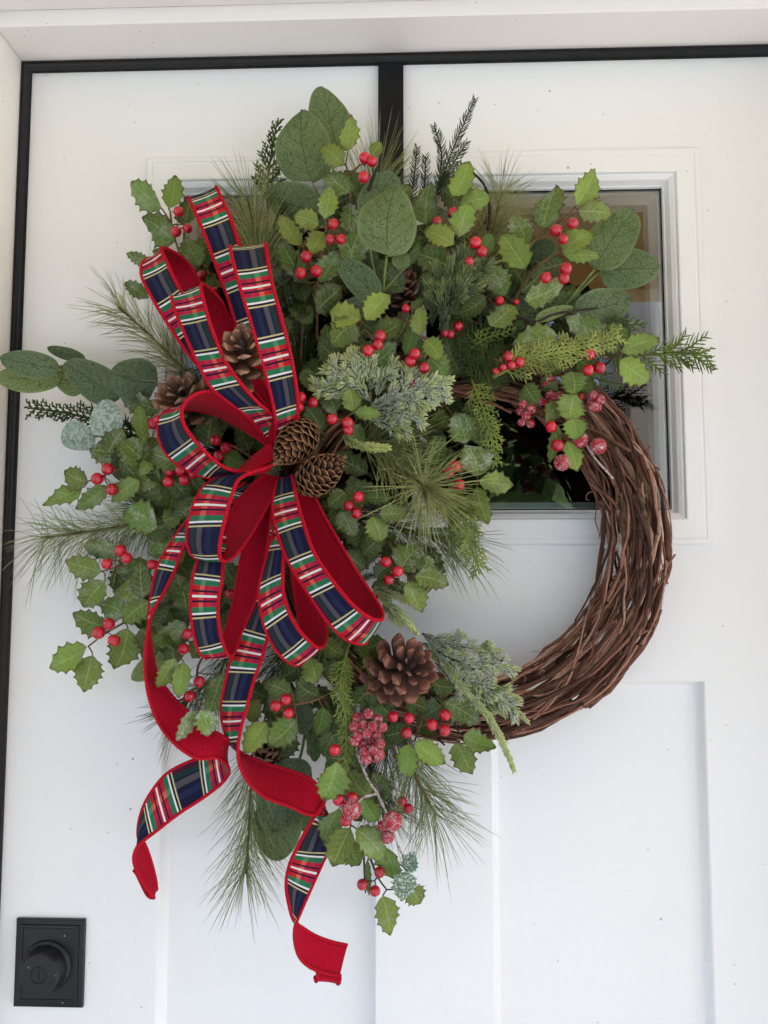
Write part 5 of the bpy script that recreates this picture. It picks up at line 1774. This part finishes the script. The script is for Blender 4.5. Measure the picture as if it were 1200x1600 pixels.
twigs('dark crooked twig crossing below the upper right eucalyptus', [[(770, 520, 90), (807, 498, 100), (838, 502, 106), (870, 490, 106), (935, 481, 102)], [(800, 500, 100), (770, 470, 90), (735, 520, 84)]])
twigs('black curved twig rising behind the upper right pale needles', [[(762, 360, 70), (765, 325, 76), (757, 290, 76), (738, 268, 72)], [(764, 335, 74), (757, 350, 78)]], 2.6)
twigs('short dark twig with nub beside the right hand holly berries', [[(925, 575, 84), (945, 570, 98), (966, 551, 104)]], 2.4)
twigs('dark twig standing right of the top three berries', [[(575, 300, 96), (584, 275, 112), (592, 258, 116), (597, 240, 116)]], 2.6)
twigs('dark twigs crossing in the white gap right of the oval leaf stem', [[(640, 520, 60), (655, 455, 70), (672, 435, 72)], [(650, 470, 62), (662, 430, 70)]], 2.2)
twigs('thin dark twigs under the large cone over the ring', [[(700, 1100, 80), (710, 1130, 92), (726, 1160, 96)], [(650, 1060, 70), (700, 1110, 86), (745, 1125, 84)]], 2.0)
twigs('long black stem hanging beside the lowest berries', [[(565, 1290, 80), (568, 1330, 90), (571, 1395, 92)]], 2.2)

# ------------------------------------------------------------------ the plaid bow: (Ax, Ay, Bx, By, hA, hB)
def build_bow():
    c = P(438, 705, .115)
    bow = thing('plaid_bow', 'big red backed plaid ribbon bow with nine loops and two long tails', 'bow', c)
    # tall back upper loop
    ribbon(bow, 'loop', [(418, 690, 446, 684, 86, 86), (392, 590, 426, 580, 92, 88), (360, 480, 402, 465, 120, 114), (339, 419, 380, 402, 140, 136), (317, 360, 361, 343, 142, 138), (297, 314, 340, 297, 132, 128),
                         (298, 316, 341, 300, 108, 106), (322, 370, 364, 352, 92, 90), (362, 480, 402, 462, 78, 78), (420, 680, 450, 672, 80, 80)], 4, 4.5)
    # upper left back loop
    ribbon(bow, 'loop', [(404, 668, 432, 655, 108, 108), (345, 610, 378, 588, 132, 128), (300, 560, 336, 532, 146, 146), (261, 504, 298, 478, 148, 152), (237, 464, 275, 440, 146, 154), (221, 430, 261, 410, 140, 152), (224, 410, 252, 390, 126, 142),
                         (236, 404, 264, 390, 106, 122), (256, 425, 291, 408, 92, 106), (278, 457, 313, 441, 86, 98), (334, 562, 372, 542, 86, 94), (402, 662, 432, 652, 98, 98)], 4, 2.95)
    # left middle loop
    ribbon(bow, 'loop', [(418, 690, 444, 672, 116, 116), (392, 655, 425, 648, 136, 140), (362, 632, 403, 629, 152, 158), (330, 605, 373, 595, 162, 170), (308, 564, 349, 558, 166, 174), (287, 517, 329, 508, 166, 176), (274, 485, 320, 476, 160, 174), (269, 461, 314, 446, 148, 164),
                         (282, 455, 326, 450, 126, 142), (306, 482, 345, 470, 110, 124), (322, 515, 360, 498, 102, 112), (352, 584, 392, 562, 98, 104), (412, 682, 446, 660, 104, 104)], 5, 6.1)
    # right upper loop
    ribbon(bow, 'loop', [(430, 694, 460, 688, 120, 120), (431, 660, 465, 648, 140, 138), (424, 621, 464, 611, 152, 154), (408, 560, 453, 549, 166, 168), (392, 504, 439, 495, 174, 174), (374, 445, 424, 437, 174, 172), (361, 395, 416, 388, 162, 160),
                         (362, 390, 416, 386, 136, 136), (372, 450, 424, 440, 114, 114), (386, 515, 434, 505, 102, 102), (420, 640, 452, 632, 104, 104), (430, 690, 456, 684, 110, 110)], 4, 4.83)
    # wide left loop, open towards the viewer
    ribbon(bow, 'loop', [(424, 694, 430, 716, 124, 132), (397, 713, 402, 732, 122, 142), (368, 738, 376, 737, 120, 152), (334, 747, 352, 731, 122, 162), (305, 740, 332, 717, 126, 168), (277, 725, 313, 698, 130, 172), (257, 705, 296, 678, 132, 174), (247, 677, 286, 660, 132, 174), (249, 655, 284, 643, 128, 172), (262, 641, 291, 627, 122, 168),
                         (285, 639, 308, 615, 116, 162), (312, 642, 332, 612, 112, 158), (337, 648, 358, 620, 110, 152), (365, 662, 388, 637, 110, 144), (397, 681, 420, 655, 112, 132), (424, 702, 446, 678, 114, 120)], 6, 4.55)
    # left lower loop
    ribbon(bow, 'loop', [(420, 735, 436, 722, 124, 140), (386, 742, 412, 732, 128, 152), (358, 744, 388, 740, 134, 162), (334, 749, 371, 752, 142, 170), (313, 768, 362, 775, 150, 176), (300, 797, 355, 797, 156, 180), (292, 832, 347, 830, 156, 180), (295, 858, 343, 858, 148, 174), (307, 872, 347, 876, 136, 164),
                         (325, 866, 365, 870, 120, 150), (347, 838, 388, 841, 112, 138), (363, 798, 411, 803, 110, 130), (385, 768, 428, 770, 112, 126), (412, 740, 442, 746, 116, 120)], 5, 4.7, True)
    # lower left long loop
    ribbon(bow, 'loop', [(415, 760, 438, 752, 98, 98), (365, 795, 398, 805, 96, 98), (330, 835, 365, 842, 112, 116), (312, 868, 350, 872, 132, 138), (302, 902, 347, 907, 142, 148), (298, 941, 341, 941, 144, 150), (301, 980, 342, 975, 140, 148), (309, 1013, 348, 1004, 130, 140), (324, 1028, 360, 1026, 116, 128),
                         (345, 1005, 374, 1002, 104, 112), (357, 970, 390, 962, 96, 104), (367, 927, 403, 930, 92, 98), (376, 875, 411, 876, 94, 98), (392, 815, 422, 806, 100, 100), (420, 755, 442, 750, 108, 108)], 5, 4.7, True)
    # lower right medium loop
    ribbon(bow, 'loop', [(438, 768, 452, 762, 122, 122), (431, 815, 450, 812, 132, 140), (418, 866, 444, 862, 142, 156), (406, 915, 442, 898, 150, 164), (407, 948, 443, 928, 152, 166), (415, 984, 452, 958, 150, 166), (433, 1018, 470, 988, 142, 162), (460, 1039, 496, 1012, 128, 152),
                         (476, 1030, 509, 1001, 112, 134), (474, 1002, 508, 972, 104, 120), (465, 958, 496, 926, 98, 110), (456, 898, 482, 880, 98, 104), (446, 800, 464, 790, 110, 110)], 4, 4.05, True)
    # lower right big loop
    ribbon(bow, 'loop', [(432, 752, 456, 742, 128, 130), (426, 792, 464, 782, 142, 150), (434, 834, 475, 820, 154, 164), (451, 878, 490, 862, 164, 176), (478, 921, 516, 903, 170, 184), (510, 968, 550, 944, 170, 186), (540, 998, 575, 964, 160, 182), (566, 1006, 593, 969, 144, 170),
                         (574, 998, 598, 960, 124, 152), (560, 980, 588, 938, 112, 138), (528, 930, 560, 897, 106, 126), (498, 880, 530, 847, 104, 118), (474, 830, 507, 807, 106, 116), (454, 788, 486, 768, 110, 116), (440, 758, 464, 742, 116, 118)], 4, 3.65, True)
    # left tail
    ribbon(bow, 'tail', [(384, 755, 408, 758, 100, 104), (328, 785, 352, 792, 96, 102), (294, 812, 316, 817, 96, 104), (268, 847, 291, 847, 98, 108), (247, 884, 274, 889, 100, 110), (237, 926, 257, 924, 102, 112), (232, 966, 238, 958, 104, 112), (236, 1006, 229, 1000, 100, 114), (244, 1048, 227, 1042, 96, 116), (263, 1081, 232, 1086, 94, 118), (293, 1112, 247, 1128, 96, 120), (326, 1138, 273, 1162, 100, 122), (346, 1149, 308, 1185, 106, 122),
                         (357, 1156, 340, 1184, 104, 112), (356, 1164, 357, 1200, 92, 96), (344, 1171, 352, 1218, 84, 86), (313, 1183, 321, 1244, 80, 82), (263, 1207, 281, 1270, 80, 84), (233, 1243, 246, 1297, 82, 88), (219, 1276, 225, 1313, 82, 92), (216, 1308, 215, 1322, 80, 94), (226, 1319, 209, 1339, 74, 94), (236, 1346, 213, 1359, 68, 90), (243, 1374, 226, 1384, 64, 82), (245, 1390, 241, 1403, 62, 74)], 4, 3.4, True)
    # right tail
    ribbon(bow, 'tail', [(428, 765, 450, 760, 106, 106), (416, 860, 440, 868, 104, 108), (402, 930, 427, 943, 106, 112), (380, 984, 418, 995, 110, 118), (364, 1025, 408, 1032, 112, 122), (353, 1062, 397, 1062, 112, 124), (346, 1104, 386, 1104, 108, 124), (350, 1138, 377, 1136, 102, 122), (362, 1164, 372, 1164, 98, 122), (380, 1178, 373, 1190, 94, 122), (398, 1187, 385, 1218, 92, 122), (431, 1198, 413, 1245, 92, 122), (464, 1208, 453, 1260, 96, 122), (490, 1221, 480, 1272, 106, 118),
                         (505, 1242, 500, 1272, 110, 108), (507, 1254, 509, 1268, 112, 98), (494, 1272, 513, 1284, 112, 92), (477, 1300, 515, 1304, 108, 90), (464, 1325, 513, 1327, 104, 88), (452, 1352, 497, 1364, 100, 86), (447, 1382, 480, 1402, 94, 84), (451, 1412, 468, 1430, 90, 82), (459, 1438, 461, 1448, 84, 84), (475, 1451, 461, 1474, 74, 88), (495, 1463, 471, 1500, 68, 86), (520, 1472, 496, 1517, 62, 80), (543, 1477, 531, 1525, 58, 72)], 4, 3.7, True)
    # rolled end of the right tail and the folded end of the left tail
    ribbon(bow, 'tail_end', [(531, 1523, 496, 1516, 70, 78), (531, 1533, 496, 1528, 76, 84), (528, 1537, 494, 1533, 72, 78), (524, 1530, 492, 1526, 64, 70)], 0, 1, True, inv=True)
    ribbon(bow, 'tail_end', [(245, 1390, 241, 1403, 62, 74), (236, 1392, 230, 1398, 56, 66), (220, 1372, 214, 1366, 56, 66), (212, 1362, 209, 1360, 60, 68)], 0, 1, inv=True)


build_bow()
